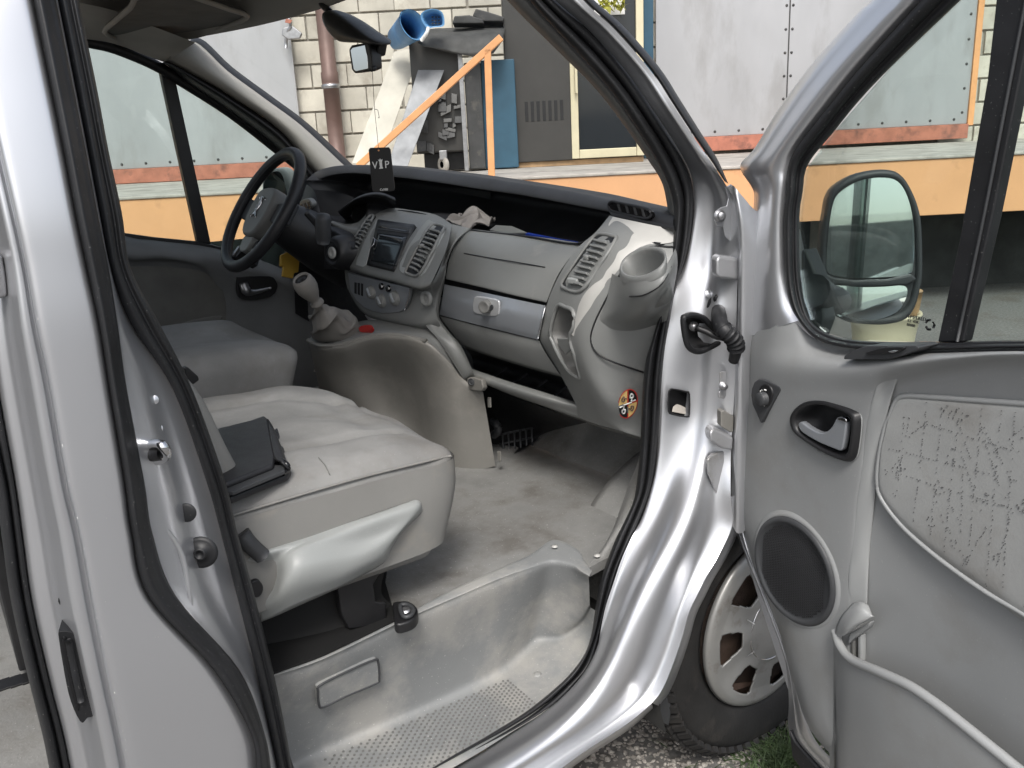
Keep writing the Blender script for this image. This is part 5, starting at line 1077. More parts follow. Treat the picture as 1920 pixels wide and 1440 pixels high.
# ---- trim panel
def tr_row(py, le, cols): return [(le, py, -.001)] + [(x, py + dy, o) for x, dy, o in cols]
TP = [
 tr_row(600, 1416, [(1428,0,.012),(1455,2,.022),(1486,2,.014),(1520,30,.0),(1560,46,.0),(1640,52,.0),(1760,52,.0),(1920,50,.0),(2300,60,.0)]),
 tr_row(650, 1401, [(1412,0,.014),(1445,0,.026),(1490,0,.022),(1530,4,.012),(1575,12,.006),(1650,12,.004),(1760,10,.004),(1920,8,.004),(2300,16,.004)]),
 tr_row(690, 1402, [(1412,0,.018),(1445,0,.034),(1500,0,.040),(1560,0,.042),(1620,0,.044),(1680,-8,.046),(1780,-20,.048),(1920,-28,.048),(2300,-20,.048)]),
 tr_row(740, 1399, [(1410,0,.016),(1440,0,.030),(1500,0,.036),(1570,0,.036),(1632,0,.032),(1668,-10,.020),(1780,-36,.022),(1920,-46,.026),(2300,-30,.026)]),
 tr_row(800, 1391, [(1403,0,.014),(1430,0,.026),(1490,0,.030),(1560,0,.030),(1620,0,.026),(1658,0,.012),(1780,-20,.010),(1920,-20,.010),(2300,-10,.01)]),
 tr_row(880, 1384, [(1396,0,.014),(1425,0,.022),(1480,0,.024),(1550,0,.026),(1610,0,.024),(1644,0,.010),(1780,0,.006),(1920,0,.006),(2300,10,.006)]),
 tr_row(950, 1384, [(1397,0,.014),(1428,0,.020),(1480,0,.022),(1545,0,.024),(1600,0,.022),(1638,0,.008),(1780,10,.004),(1920,20,.004),(2300,30,.004)]),
 tr_row(1020, 1398, [(1410,0,.014),(1436,0,.022),(1485,0,.024),(1540,0,.024),(1595,0,.022),(1632,0,.008),(1780,30,.002),(1920,70,.002),(2300,110,.002)]),
 tr_row(1100, 1428, [(1438,0,.014),(1455,0,.022),(1495,0,.024),(1540,0,.024),(1591,0,.022),(1628,0,.008),(1780,40,.0),(1920,90,.0),(2300,150,.0)]),
 tr_row(1180, 1458, [(1466,0,.014),(1480,0,.022),(1510,0,.026),(1540,0,.026),(1588,0,.022),(1626,0,.006),(1780,40,-.002),(1920,90,-.002),(2300,150,-.002)]),
 tr_row(1270, 1484, [(1491,0,.014),(1502,0,.022),(1525,0,.026),(1550,0,.026),(1588,0,.022),(1626,0,.006),(1780,40,-.002),(1920,90,-.002),(2300,150,-.002)]),
 tr_row(1360, 1514, [(1521,0,.014),(1530,0,.022),(1545,0,.026),(1558,0,.026),(1590,10,.022),(1630,20,.006),(1780,60,-.002),(1920,110,-.002),(2300,170,-.002)]),
 tr_row(1440, 1580, [(1586,0,.014),(1594,0,.020),(1604,0,.022),(1616,0,.022),(1630,10,.020),(1660,20,.006),(1790,60,.0),(1930,110,.0),(2300,170,.0)])]
panel = patch('door_trim', TP, 'doortrim', door, ax='d', su=12, sv=14)
def dof(px, py):
    """offset of the trim surface at a picture position (inverse distance)"""
    pts = np.array([p for r in TP for p in r]); d2 = ((pts[:, 0] - px) / 1.0) ** 2 + (pts[:, 1] - py) ** 2; k = np.argsort(d2)[:5]; w_ = 1 / (d2[k] + 30); return float((pts[k, 2] * w_).sum() / w_.sum())
def DT(px, py, o=0.0): return D(px, py, dof(px, py) + o)
# upright facet, the light it catches put in as a lighter trim colour
bl = [(1650,700),(1640,735),(1628,773),(1618,830),(1608,907),(1600,980),(1593,1040),(1590,1090),(1590,1140)]
br_ = [(1700,690),(1680,720),(1664,775),(1655,815),(1646,870),(1641,930),(1632,1020),(1628,1080),(1626,1140)]
rows = [[DT(*lerp(l_, r_, t), o_) for t, o_ in ((0, -.001), (.06, .0022), (.5, .003), (.94, .0022), (1, -.001))] for l_, r_ in zip(bl, br_)]
patch('upright_band', rows, 'doortrimlight', door, ax=None, su=5, sv=3)
# fabric insert
fab_t = [(1667,780),(1680,752),(1697,743),(1747,745),(1820,750),(1920,757),(2100,770),(2350,790)]
fab_b = [(1650,853),(1647,907),(1657,940),(1697,990),(1763,1047),(1847,1107),(1990,1200),(2350,1330)]
rows = []
for a, b in zip(fab_t, fab_b): rows.append([(*lerp(a, b, t), o) for t, o in ((-.012, .010), (.02, .0185), (.12, .021), (.5, .021), (.88, .021), (.98, .0185), (1.01, .008))])
fab = patch('fabric_insert', rows, 'doorfabric', door, ax='d', su=6, sv=4)
ol = [(1668,782),(1680,752),(1697,743),(1747,745),(1820,750),(1920,757),(2100,770)]
tube('insert_piping', [D(*p, .017) for p in [(2100,1262),(1990,1202),(1920,1152),(1847,1109),(1763,1049),(1697,992),(1657,942),(1645,907),(1649,853),(1660,800)] + ol], .004, 'doortrimlight', door, seg=8, s=5)
# stitched pattern of the fabric: scattered dark dashes in broken lines
r2 = random.Random(11); V = []; F = []
def dash_mark(px, py, l, ang, wd):
    p = D(px, py, .0216); q = D(px + l * math.cos(ang), py + l * math.sin(ang), .0216); t = norm(q - p); s_ = np.cross(DN, t) * wd; k = len(V)
    for c in (p - s_, q - s_, q + s_, p + s_): V.append(c); 
    for c in (p - s_, q - s_, q + s_, p + s_): V.append(c + DN * .0007)
    F.extend([(k+4, k+5, k+6, k+7), (k, k+1, k+5, k+4), (k+1, k+2, k+6, k+5), (k+2, k+3, k+7, k+6), (k+3, k, k+4, k+7)])
def inside(x, y):
    return x > 1655 and y > np.interp(x, [1660,1680,1700,1920,2300], [790,756,748,760,785]) + 4 and y < np.interp(x, [1650,1660,1697,1763,1847,1920,2300], [905,935,985,1042,1102,1145,1310]) - 5
lines = [((1702,750),(1675,930)),((1740,750),(1712,980)),((1768,752),(1745,1010)),((1800,760),(1770,1040)),((1842,760),(1815,1060)),((1878,770),(1850,1100)),((1905,770),(1880,1110)),((1690,780),(1920,850)),((1665,840),(1920,905)),((1660,880),(1920,960)),((1800,840),(1850,990)),((1850,990),(1800,1070)),((1755,940),(1790,1030)),((1660,890),(1700,850)),((1820,860),(1800,800)),((1840,800),(1870,900)),((1870,900),(1900,960)),((1900,960),(1870,1060)),((1700,820),(1740,790)),((1760,900),(1800,980)),((1680,930),(1690,860)),((1860,850),(1920,800))]
for k in range(12): x = r2.uniform(1670, 2250); y = r2.uniform(760, 1200); a = r2.choice([1.6, 1.75, .27, .25, 2.2, 1.1]); lines.append(((x, y), (x + 110 * math.cos(a), y + 110 * math.sin(a))))
for (x0, y0), (x1, y1) in lines:
    L = math.hypot(x1 - x0, y1 - y0); ang = math.atan2(y1 - y0, x1 - x0); s_ = 0
    while s_ < L:
        x = x0 + (x1 - x0) * s_ / L + r2.uniform(-1.2, 1.2); y = y0 + (y1 - y0) * s_ / L + r2.uniform(-1.2, 1.2); l = r2.uniform(1.0, 2.8)
        if inside(x, y) and r2.random() > .45: dash_mark(x, y, l, ang + r2.choice([0, 0, 1.57]), r2.uniform(.00022, .00045))
        s_ += l + r2.uniform(1.5, 4)
for k in range(34):
    x, y = r2.uniform(1660, 2200), r2.uniform(760, 1200); 
    for j in range(r2.randint(3, 7)):
        xx, yy = x + r2.uniform(-9, 9), y + r2.randint(-3, 3) * 4
        if inside(xx, yy): dash_mark(xx, yy, r2.uniform(1.2, 4), r2.choice([.25, .27, 1.7]), .0005)
mk('fabric_pattern', V, F, 'pattern', door, smooth=False, kind='stuff')
# speaker in its pod
sc = D(1488, 1070, .026)
lathe('speaker_pod', sc - DN * .012, DN, [(.125, -.004), (.112, .004), (.104, .012), (.1, .014), (.096, .012)], 'doortrim', door, seg=48, ref=(0, 0, 1))
spk = lathe('speaker_grille', sc - DN * .004, DN, [(.099, -.002), (.0985, .006), (.094, .011), (.088, .009), (.086, .006), (.06, .009), (.03, .011), (.0001, .0115)], 'darkplastic', door, seg=56)
V = []; F = []
u_ = np.array([0, 0, 1.0]); v_ = np.cross(DN, u_)
for i in range(-17, 18):
    for j in range(-17, 18):
        x = i * .0049 + (.00245 if j % 2 else 0); y = j * .0043
        r_ = math.hypot(x, y)
        if r_ > .082: continue
        h = .0115 - .0055 * (r_ / .086) ** 2 + .0008; c = sc - DN * .004 + DN * h + u_ * x + v_ * y; k = len(V); s_ = .0016
        for a, b in ((-1,-1),(1,-1),(1,1),(-1,1)): V.append(c + u_ * a * s_ + v_ * b * s_)
        V.append(c + DN * .0009); F.extend([(k, k+1, k+4), (k+1, k+2, k+4), (k+2, k+3, k+4), (k+3, k, k+4)])
mk('grille_mesh', V, F, 'black', door, smooth=False, kind='stuff')
# mirror adjuster
def Hs(pts, off, th, mname, nm, bev=.002, sm=0):
    if sm: pts = rnd(pts, sm)
    c = np.mean(np.array(pts), 0); o0 = dof(*c); return slab(nm, [D(*p, o0 + off) for p in pts], DN, th, mname, door, bevel=bev)
def z4(p): return (1400 + p[0] / 8, 700 + p[1] / 8)
Hs([z4(p) for p in [(60,330),(70,230),(110,130),(170,90),(230,90),(300,110),(440,175),(500,205),(510,250),(470,310),(340,520),(205,755),(140,600),(80,470)]], .010, .02, 'darkplastic', 'adjuster_plate', .003)
Hs([z4(p) for p in [(165,270),(200,190),(260,160),(330,180),(375,250),(385,340),(350,450),(280,520),(210,440),(170,350)]], .0115, .010, 'black', 'adjuster_dish', .003, 3)
c = z4((270, 375)); lathe('adjuster_knob', D(*c, dof(*c) + .0115), DN, [(.0125, 0), (.012, .010), (.010, .013), (.0001, .013)], 'darkplastic', door, seg=24)
for q in ([(205,270),(225,250),(245,255)], [(265,245),(290,250),(292,262)], [(180,322),(210,318),(232,310)], [(250,455),(285,470),(265,490)]): tube('adjuster_mark', [D(*z4(p), dof(*c) + .0128) for p in q], .0011, 'white', door, seg=6, s=1)
# inner handle
ho = rnd([z4(p) for p in [(660,720),(670,640),(720,560),(800,490),(900,445),(1020,430),(1150,440),(1300,485),(1450,540),(1560,600),(1610,660),(1618,800),(1600,1000),(1570,1180),(1530,1260),(1470,1295),(1380,1280),(1150,1180),(950,1060),(780,940),(690,840)]], 2)
hoff = .034
punch(panel, ho)
rimpts = [D(*p, hoff + .004) for p in ho]; hc = np.mean(rimpts, 0)
def hsh(f, dz): return [hc + (p - hc) * f + DN * dz for p in rimpts]
G = np.array([hsh(1.09, -.008), hsh(1.04, -.001), hsh(1.0, .002), hsh(.93, .002), hsh(.88, -.003), hsh(.80, -.028), hsh(.4, -.034), hsh(.02, -.035)]); V, F = gridmesh(G, False, True)
hm = mk('handle_bowl', V, F, 'black', door)
G = np.array([hsh(1.10, -.010), hsh(1.06, -.004), hsh(1.0, -.001)]); V, F = gridmesh(G, False, True); mk('handle_surround', V, F, 'doortrim', door)
lev = [(765,770),(790,735),(830,735),(900,790),(1000,850),(1100,890),(1200,870),(1280,790),(1330,690),(1375,655),(1460,665),(1495,700),(1480,900),(1440,1120),(1400,1165),(1320,1140),(1100,1050),(900,940),(800,860)]
slab('handle_lever', [D(*z4(p), hoff + .004) for p in rnd(lev, 2)], DN, .012, 'silver', door, bevel=.004)
slab('lever_tip', [D(*z4(p), hoff + .0062) for p in rnd([(1370,665),(1400,655),(1460,668),(1492,700),(1488,740),(1430,722),(1365,700)], 2)], DN, .008, 'chrome', door, bevel=.002)
# belt-line finger plate
def z5(p): return (1560 + p[0] / 8, 540 + p[1] / 8)
Hs([z5(p) for p in [(175,1050),(185,1020),(260,970),(420,900),(520,870),(1250,865),(1300,895),(1280,925),(1100,1000),(900,1060),(800,1072),(180,1072)]], .044, .04, 'darkplastic', 'lock_plate', .004)
Hs([z5(p) for p in [(480,985),(620,930),(800,890),(1000,885),(1080,900),(960,965),(700,990)]], .0455, .012, 'black', 'lock_recess', .002, 2)
Hs([z5(p) for p in [(830,955),(900,940),(960,945),(900,975)]], .047, .006, 'steel', 'lock_knob', .001)
# map pocket with grab handle
T_ = [(1566,1183),(1576,1213),(1598,1237),(1650,1260),(1706,1286),(1762,1324),(1819,1369),(1875,1414),(1935,1460),(2100,1560),(2300,1640)]
bot = [(1564,1450),(1572,1470),(1590,1500),(1640,1560),(1690,1600),(1750,1640),(1810,1690),(1870,1730),(1930,1780),(2100,1870),(2300,1930)]
rows = []
for i, (a, b) in enumerate(zip(T_, bot)):
    o_ = [.03, .046, .058, .072, .078, .08, .08, .078, .076, .07, .06][i]
    rows.append([(a[0] + (0 if i else 0), a[1] + 10, o_ - .022), (*lerp(a, b, -.006), o_ - .010), (*lerp(a, b, .012), o_ - .002), (*lerp(a, b, .05), o_), (*lerp(a, b, .4), o_ - .002), (*b, o_ - .02)])
patch('map_pocket', rows, 'doortrim', door, ax='d', su=5, sv=4)
patch('pocket_side', [[(1566,1183,.03),(1562,1190,.024),(1556,1200,.02)], [(1565,1300,.03),(1561,1310,.024),(1554,1320,.021)], [(1564,1450,.03),(1560,1450,.024),(1556,1450,.018)]], 'doortrim', door, ax='d', su=3, sv=3)
tube('pocket_lip', [D(*p, o_) for p, o_ in zip(T_, [.033, .046, .057, .070, .076, .078, .078, .076, .074, .068, .058])], .0075, 'doortrimlight', door, seg=10, s=6)
gr = [[(1600,1130,.034),(1614,1128,.036),(1628,1134,.034)], [(1588,1142,.044),(1612,1142,.05),(1634,1150,.042)], [(1574,1160,.046),(1600,1164,.056),(1634,1158,.046)], [(1566,1183,.042),(1588,1180,.056),(1610,1172,.05)], [(1567,1196,.038),(1582,1192,.05),(1596,1184,.048)]]
patch('grab_handle', gr, 'doortrimlight', door, ax='d', su=5, sv=5, solid=.006)
pslab('grab_inner', [(1592,1188),(1625,1168),(1632,1166),(1628,1178),(1600,1198),(1588,1210)], 'd', .03, DN, .012, 'doortrim', door, bevel=.004)
for k in range(2): pslab('grab_post', [(1594+13*k,1200-6*k),(1601+14*k,1196-6*k),(1601+14*k,1238+4*k),(1594+13*k,1230+6*k)], 'd', .022, DN, .012, 'doortrimlight' if k else 'greydark', door, bevel=.003)
lathe('edge_plug', D(1393, 592, .004), DN - DD * .3, [(.0135, 0), (.0135, .002), (.011, .0035), (.0001, .004)], 'rubber', door, seg=20, sx=1.2)
# rubber channel round the glass
ci = [(1801,0),(1671,125),(1607,193),(1561,250),(1524,294),(1510,322),(1505,360),(1499,407),(1500,507),(1507,560),(1520,600),(1547,623),(1597,637),(1680,641),(1780,641),(1920,638),(2350,640)]
co = [(1727,0),(1614,125),(1553,200),(1517,245),(1488,286),(1476,322),(1475,360),(1470,407),(1471,507),(1480,566),(1500,604),(1532,636),(1592,652),(1680,655),(1780,655),(1920,652),(2350,655)]
ci = [(1935,-130)] + ci; co = [(1835,-120)] + co
z_ = np.zeros(len(ci))
band('glass_channel', co, ci, [(-.03, z_ + .004), (.03, z_ + .016), (.25, z_ + .020), (.5, z_ + .012), (.58, z_ + .004), (.8, z_ + .003), (.95, z_ - .006), (1.0, z_ - .02), (1.0, z_ - .032)], 'rubber', door, ax='d', su=5, sv=3)
pslab('glass_divider', [(1880,-120),(1960,-120),(1930,60),(1862,400),(1806,642),(1757,642),(1800,440),(1850,150)], 'd', .0, DN, .02, 'rubber', door, bevel=.003)
tube('divider_bead', [D(1948, -120, .002), D(1912, 60, .002), D(1846, 400, .002), D(1795, 640, .002)], .0022, 'darkplastic', door, seg=6, s=5)
gp = [(1940,-130),(1801,0),(1671,125),(1561,250),(1510,320),(1498,407),(1500,507),(1507,560),(1520,600),(1547,623),(1597,638),(1780,642),(1790,640),(1900,60)]
pslab('front_glass', gp, 'd', -.024, DN, .004, 'glass', door, bevel=0)
pslab('sliding_glass', [(1950,-110),(1920,0),(1850,350),(1786,642),(2100,642),(2400,650),(2400,-250),(2100,-250)], 'd', -.030, DN, .004, 'glass', door, bevel=0)
text('glass_marking', 'TEMPERED', D(1717, 596, -.0225), DD, (0.0, 0, 1), .0075, 'black', door); text('glass_marking', 'E2  43R', D(1712, 603, -.0225), DD, (0, 0, 1), .006, 'black', door); text('glass_marking', '88888', D(1708, 610, -.0225), DD, (0, 0, 1), .006, 'black', door)
for k in range(3):
    a = math.pi / 2 + k * 2.094; c = D(1743.5, 609, -.0222); e = np.array([0, 0, 1.0]) * math.sin(a) + DD * math.cos(a); f = np.array([0, 0, 1.0]) * math.sin(a + 1.3) + DD * math.cos(a + 1.3); tube('recycling_mark', [c + e * .007, c + (e + f) * .0048, c + f * .007], .0019, 'black', door, seg=6, s=1)
# rear part of the frame, outside the picture
tube('frame_rear', [D(1900, -160, -.01), D(2200, -290, -.01), D(2390, -200, -.01), D(2410, 200, -.01), D(2400, 650, -.01)], .022, 'paint', door, seg=8, s=4)

# ---- wing mirror outside the glass
mc = D(1636, 465, -.20)
tocam = norm(CAM - mc); mn = norm(tocam * [1, 1, 0] + DD * .34 + np.array([0, 0, .105]))
def MP(px, py, o=0): return on(px, py, mc + mn * o, mn)
def z6(p): return (1280 + p[0] / 3, 240 + p[1] / 3)
mo = rnd([z6(p) for p in [(785,560),(800,470),(815,390),(855,325),(960,262),(1080,234),(1180,237),(1240,270),(1290,350),(1328,450),(1345,560),(1350,800),(1338,900),(1308,1010),(1258,1078),(1180,1104),(1080,1110),(940,1095),(850,1050),(800,980),(780,900),(775,700)]], 3)
mp = [MP(*p) for p in mo]; mcen = np.mean(mp, 0)
def msh(f, dz): return [mcen + (p - mcen) * f + mn * dz for p in mp]
G = np.array([msh(.86, -.008), msh(.88, .0), msh(.93, .006), msh(.98, .004), msh(1.0, -.01), msh(1.0, -.04), msh(.9, -.09), msh(.6, -.125), msh(.05, -.13)]); V, F = gridmesh(G, False, True); mk('mirror_housing', V, F, 'darkplastic', door)
slab('mirror_backing', msh(.87, -.004), mn, .004, 'darkplastic', door, bevel=0)
ug = rnd([z6(p) for p in [(815,640),(828,520),(845,430),(875,370),(960,312),(1060,282),(1170,283),(1222,312),(1262,380),(1290,480),(1303,600),(1298,770),(1270,822),(1150,838),(960,843),(850,828),(810,790)]], 3)
slab('upper_mirror_glass', [MP(*p, .002) for p in ug], mn, .003, 'mirror', door, bevel=0)
lg_ = rnd([z6(p) for p in [(806,905),(830,884),(1000,895),(1130,893),(1225,886),(1262,902),(1255,960),(1205,1035),(1090,1078),(960,1083),(885,1062),(830,1015)]], 3)
mn2 = norm(mn + np.array([0, 0, .05]))
slab('lower_mirror_glass', [on(*p, MP(*z6((1030, 985)), .004), mn2) for p in lg_], mn2, .003, 'mirror', door, bevel=0)
slab('mirror_bridge', [MP(*z6(p), .012) for p in [(790,812),(850,842),(960,858),(1150,852),(1290,822),(1320,850),(1270,882),(1130,892),(1000,892),(830,880),(795,884)]], mn, .016, 'darkplastic', door, bevel=.004)
tube('mirror_arm', [D(1525, 545, -.05), D(1550, 560, -.1), D(1575, 565, -.17)], [.03, .028, .025], 'darkplastic', door, seg=12, s=4)
pslab('mirror_foot', [(1500,470),(1508,466),(1535,530),(1545,600),(1530,640),(1510,620),(1500,560)], 'd', -.06, DN, .03, 'darkplastic', door, bevel=.006)
# ================================================================== yard: ground, loading platform, wall
FB = _fh; RB_ = _rt
def W(r, f, z): return np.array([CAM[0], CAM[1], 0]) + RB_ * r + FB * f + np.array([0, 0, z])
def fbox(name, r0, r1, f0, f1, z0, z1, m_, parent=None, bevel=.004, **kw):
    return box(name, W((r0 + r1) / 2, (f0 + f1) / 2, (z0 + z1) / 2), (r1 - r0, f1 - f0, z1 - z0), m_, parent, bevel, basis=(RB_, FB, (0, 0, 1)), **kw)
ZP = 1.105; EDGE = 6.2; WALL = 9.9
gnd = struct(mk('ground', [(-120, -120, 0), (120, -120, 0), (120, 120, 0), (-120, 120, 0)], [(0, 1, 2, 3)], 'ground', smooth=False))
# gravel near the front wheel
def rocks(name, n, gen, size, m_, parent=None, seed=1):
    r = np.random.default_rng(seed); bm = bmesh.new(); bmesh.ops.create_icosphere(bm, subdivisions=1, radius=1.0)
    v0 = np.array([v.co[:] for v in bm.verts]); f0 = np.array([[v.index for v in f.verts] for f in bm.faces]); bm.free()
    V = []; F = []
    for i in range(n):
        c = gen(r); s = size * r.uniform(.45, 1.3); sc = np.array([r.uniform(.7, 1.4), r.uniform(.7, 1.4), r.uniform(.35, .8)]) * s
        a = r.uniform(0, 6.28); R = np.array([[math.cos(a), -math.sin(a), 0], [math.sin(a), math.cos(a), 0], [0, 0, 1]])
        V.append((v0 * (1 + r.uniform(-.2, .2, (len(v0), 1))) * sc) @ R.T + c); F.append(f0 + i * len(v0))
    return mk(name, np.concatenate(V), np.concatenate(F).tolist(), m_, parent, smooth=False, kind='stuff')
g = rocks('gravel', 13000, lambda r: np.array([r.uniform(-.55, .75), r.uniform(-.75, .75), r.uniform(-.002, .004)]), .0058, 'pebble', seed=2)
tag(g, 'loose grey gravel on the ground round the front wheel', 'gravel')
g = rocks('grit', 6000, lambda r: np.array([r.uniform(-.55, .75), r.uniform(-.75, .75), r.uniform(0, .003)]), .0035, 'concrete', seed=5)
tag(g, 'fine pale grit between the gravel', 'grit')
# grass tuft under the door
V = []; F = []; r = np.random.default_rng(9); gc = Z(1470, 1425, 0)
for i in range(1500):
    a = r.uniform(0, 6.28); rr_ = abs(r.normal()) * .085; b0 = gc + np.array([math.cos(a) * rr_ * 1.2, math.sin(a) * rr_ * .8, 0]); h = r.uniform(.010, .034); lean = r.normal(size=2) * .03; wv = np.array([math.cos(a * 3), math.sin(a * 3), 0]) * r.uniform(.0012, .0028); k = len(V)
    V += [b0 - wv, b0 + wv, b0 + wv * .7 + (lean[0] * .4, lean[1] * .4, h * .6), b0 - wv * .7 + (lean[0] * .4, lean[1] * .4, h * .6), b0 + (lean[0], lean[1], h)]; F += [(k, k+1, k+2, k+3), (k+3, k+2, k+4)]
tag(mk('grass_tuft', V, F, 'grass', smooth=False, kind='stuff'), 'low green weeds growing in the gravel under the open door', 'grass')
tw = tube('twig', [Z(1436, 1305, .03), Z(1446, 1312, .035), Z(1462, 1316, .03), Z(1478, 1312, .04)], .0025, 'wood', seg=6, s=3); tag(tw, 'short dry twig lying against the front tyre', 'twig')
# platform
plat = struct(fbox('platform', -14, 14, EDGE + .06, WALL + .2, ZP - .3, ZP, 'concrete', bevel=.01))
ob = fbox('platform_edge', -14, 14, EDGE, EDGE + .06, .70, ZP - .012, 'orange', plat, bevel=.006)
kerb = fbox('platform_lip', -14, 14, EDGE - .012, EDGE + .22, ZP - .012, ZP + .012, 'concrete', plat, bevel=.008)
fbox('under_wall', -14, 14, EDGE + .9, EDGE + 1.0, 0, ZP - .3, 'dark_under', plat, bevel=0)
for k in range(-4, 6): fbox('under_post', k * 2.4, k * 2.4 + .3, EDGE + .25, EDGE + .55, 0, ZP - .3, 'concrete', plat, bevel=.01)
fbox('brown_skirting', -6.2, -1.2, EDGE - .1, EDGE + .04, .35, .69, 'wood', plat, bevel=.01)
# block wall, every visible block of its own
wall = tag(fbox('block_wall', -14, 14, WALL, WALL + .25, 0, 4.4, 'mortar', bevel=0), 'pale concrete block wall with dark joints behind the loading platform', 'wall')
me = None; bh, bl_ = .246, .395
for row in range(13):
    z0 = ZP + .02 + row * bh - .1
    for (ra, rb) in ((-2.4, 2.5), (4.9, 6.9)):
        x0 = ra - (.2 if row % 2 else 0)
        while x0 < rb:
            l = bl_ * rng.uniform(.93, 1.05)
            c = W(x0 + l / 2, WALL - .004 + rng.uniform(-.004, .004), z0 + bh / 2)
            if me is None:
                o = box('block', c, (l - .022, .05, bh - .022), 'block', wall, bevel=.006, basis=(RB_, FB, (0, 0, 1))); me = o
            else:
                o = me.copy(); COL.objects.link(o); place(o, c, wall); o.scale = (1, 1, 1)
            x0 += l
# metal gates
def sheet(nm, r0, r1, z0, z1, label, seams=(), right_strip=False, f=WALL - .16):
    s = empty(nm, W((r0 + r1) / 2, f, ZP), label, 'metal gate')
    fbox('panel', r0, r1, f, f + .03, z0, z1, 'sheet', s, bevel=.003)
    rv = None
    def rivet(r, z):
        nonlocal rv
        c = W(r, f - .001, z)
        if rv is None: rv = lathe('rivet', c, -FB, [(.016, 0), (.013, .006), (.0001, .008)], 'darkmetal', s, seg=8)
        else: o = rv.copy(); COL.objects.link(o); place(o, c, s)
    for q in seams:
        fbox('seam', q - .006, q + .006, f - .006, f, z0, z1, 'darkmetal', s, bevel=0)
        for k in range(9): rivet(q - .035, z0 + .12 + k * .235); rivet(q + .035, z0 + .12 + k * .235)
    n_ = int((r1 - r0) / .25)
    for k in range(n_): rivet(r0 + .12 + k * (r1 - r0) / n_, z0 + .05)
    fbox('sill_beam', r0, r1, f - .05, f + .05, z0 - .155, z0 - .002, 'redbeam', s, bevel=.006)
    if right_strip:
        fbox('edge_strip', r1 + .002, r1 + .065, f - .02, f + .04, z0 - .02, z1, 'orange_rail', s, bevel=.004)
        for k in range(9): rivet(r1 - .06, z0 + .12 + k * .25)
    return s
zb = lambda px, py: B(px, py, WALL - .16)[2]
sheet('metal_gate', -6.4, -2.16, ZP + .16, 4.2, 'wide grey sheet metal gate seen through the windows left of the downpipe', seams=(-5.2,))
rA, rB = 1.72, float((B(1812, 235, WALL - .16) - CAM) @ RB_)
sheet('metal_gate', rA, rB, ZP + .19, 4.2, 'pale dented sheet metal gate right of the display fridge with an orange edge strip', seams=(float((B(1478, 100, WALL - .16) - CAM) @ RB_),), right_strip=True)
# downpipe
rp = float((B(622, 180, 9.7) - CAM) @ RB_)
dp = empty('downpipe', W(rp, 9.7, ZP), 'brown metal downpipe on the block wall', 'downpipe')
lathe('upper_tube', W(rp, 9.7, 2.05), (0, 0, 1), [(.088, -.02), (.092, 0), (.092, .1), (.082, .11), (.08, 2.0)], 'pipe', dp, seg=24)
lathe('lower_tube', W(rp, 9.7, ZP + .02), (0, 0, 1), [(.084, 0), (.084, .9)], 'pipe', dp, seg=24)
lathe('pipe_collar', W(rp, 9.7, 1.99), (0, 0, 1), [(.086, 0), (.1, .01), (.1, .035), (.086, .045)], 'steel', dp, seg=24)
lathe('pipe_collar', W(rp, 9.7, 2.9), (0, 0, 1), [(.08, 0), (.094, .01), (.094, .035), (.08, .045)], 'pipe', dp, seg=24)
# gate lock with red tag
lk = empty('gate_bolt', B(545, 45, 9.6), 'steel gate bolt hanging at the edge of the left sheet metal gate', 'gate bolt')
tube('chain', [B(540, 30, 9.6), B(545, 50, 9.58), B(538, 62, 9.6), B(536, 90, 9.62)], .018, 'steel', lk, seg=8, s=3)
pslab('lock_body', [(530,52),(548,48),(566,62),(562,72),(540,74),(528,66)], 'b', 9.58, -FB, .05, 'steel', lk, bevel=.01); pslab('red_tag', [(536,34),(548,38),(544,44),(534,42)], 'b', 9.55, -FB, .01, 'redbeam', lk, bevel=.002)
# display fridge: dark side, cream framed glass door
fr = empty('display_fridge', W(.9, 8.5, ZP), 'old display fridge with dark side and cream framed glass door', 'fridge')
FD = 8.4
def onp(px, f): return float((B(px, 200, f) - CAM) @ RB_)
r0, r1, r2 = onp(950, FD), onp(1074, FD), onp(1207, FD)
zt = 2.95
fbox('side_panel', r0, r1, FD, FD + .7, ZP + .05, zt - .1, 'darkcab', fr, bevel=.01)
fbox('cabinet', r1 + .002, r2, FD + .06, FD + .7, ZP + .04, zt, 'darkcab', fr, bevel=.01)
for k in range(7): fbox('louvre', r0 + .17 + k * .055, r0 + .2 + k * .055, FD - .006, FD, ZP + .42, ZP + .60, 'black', fr, bevel=.002)
fw = .07
fbox('door_stile', r1 - .02, r1 - .02 + fw, FD - .02, FD + .05, ZP + .06, zt, 'cream', fr, bevel=.006)
fbox('door_stile', r2 - fw, r2, FD - .02, FD + .05, ZP + .06, zt, 'cream', fr, bevel=.006)
fbox('door_rail', r1 - .02 + fw + .002, r2 - fw - .002, FD - .018, FD + .048, ZP + .06, ZP + .14, 'cream', fr, bevel=.006)
fbox('door_glass', r1 + .05, r2 - fw - .002, FD + .02, FD + .03, ZP + .142, zt, 'screen', fr, bevel=0)
fbox('door_handle', r1 + .02, r1 + .045, FD - .08, FD - .05, 1.75, 2.4, 'cream', fr, bevel=.006)
for z_ in (1.76, 2.37): fbox('handle_post', r1 + .02, r1 + .045, FD - .05, FD - .02, z_, z_ + .03, 'cream', fr, bevel=.003)
fbox('fridge_foot', r0, r2, FD + .03, FD + .6, ZP + .001, ZP + .05, 'wood', fr, bevel=.004)
sh_ = fbox('shelf_note', r1 + .22, r1 + .5, FD + .012, FD + .019, 2.42, 2.6, 'white', fr, bevel=0)
pl_ = empty('potted_plant', B(1155, 5, 8.3), 'yellow green plant on top behind the fridge door glass', 'plant')
V = []; F = []
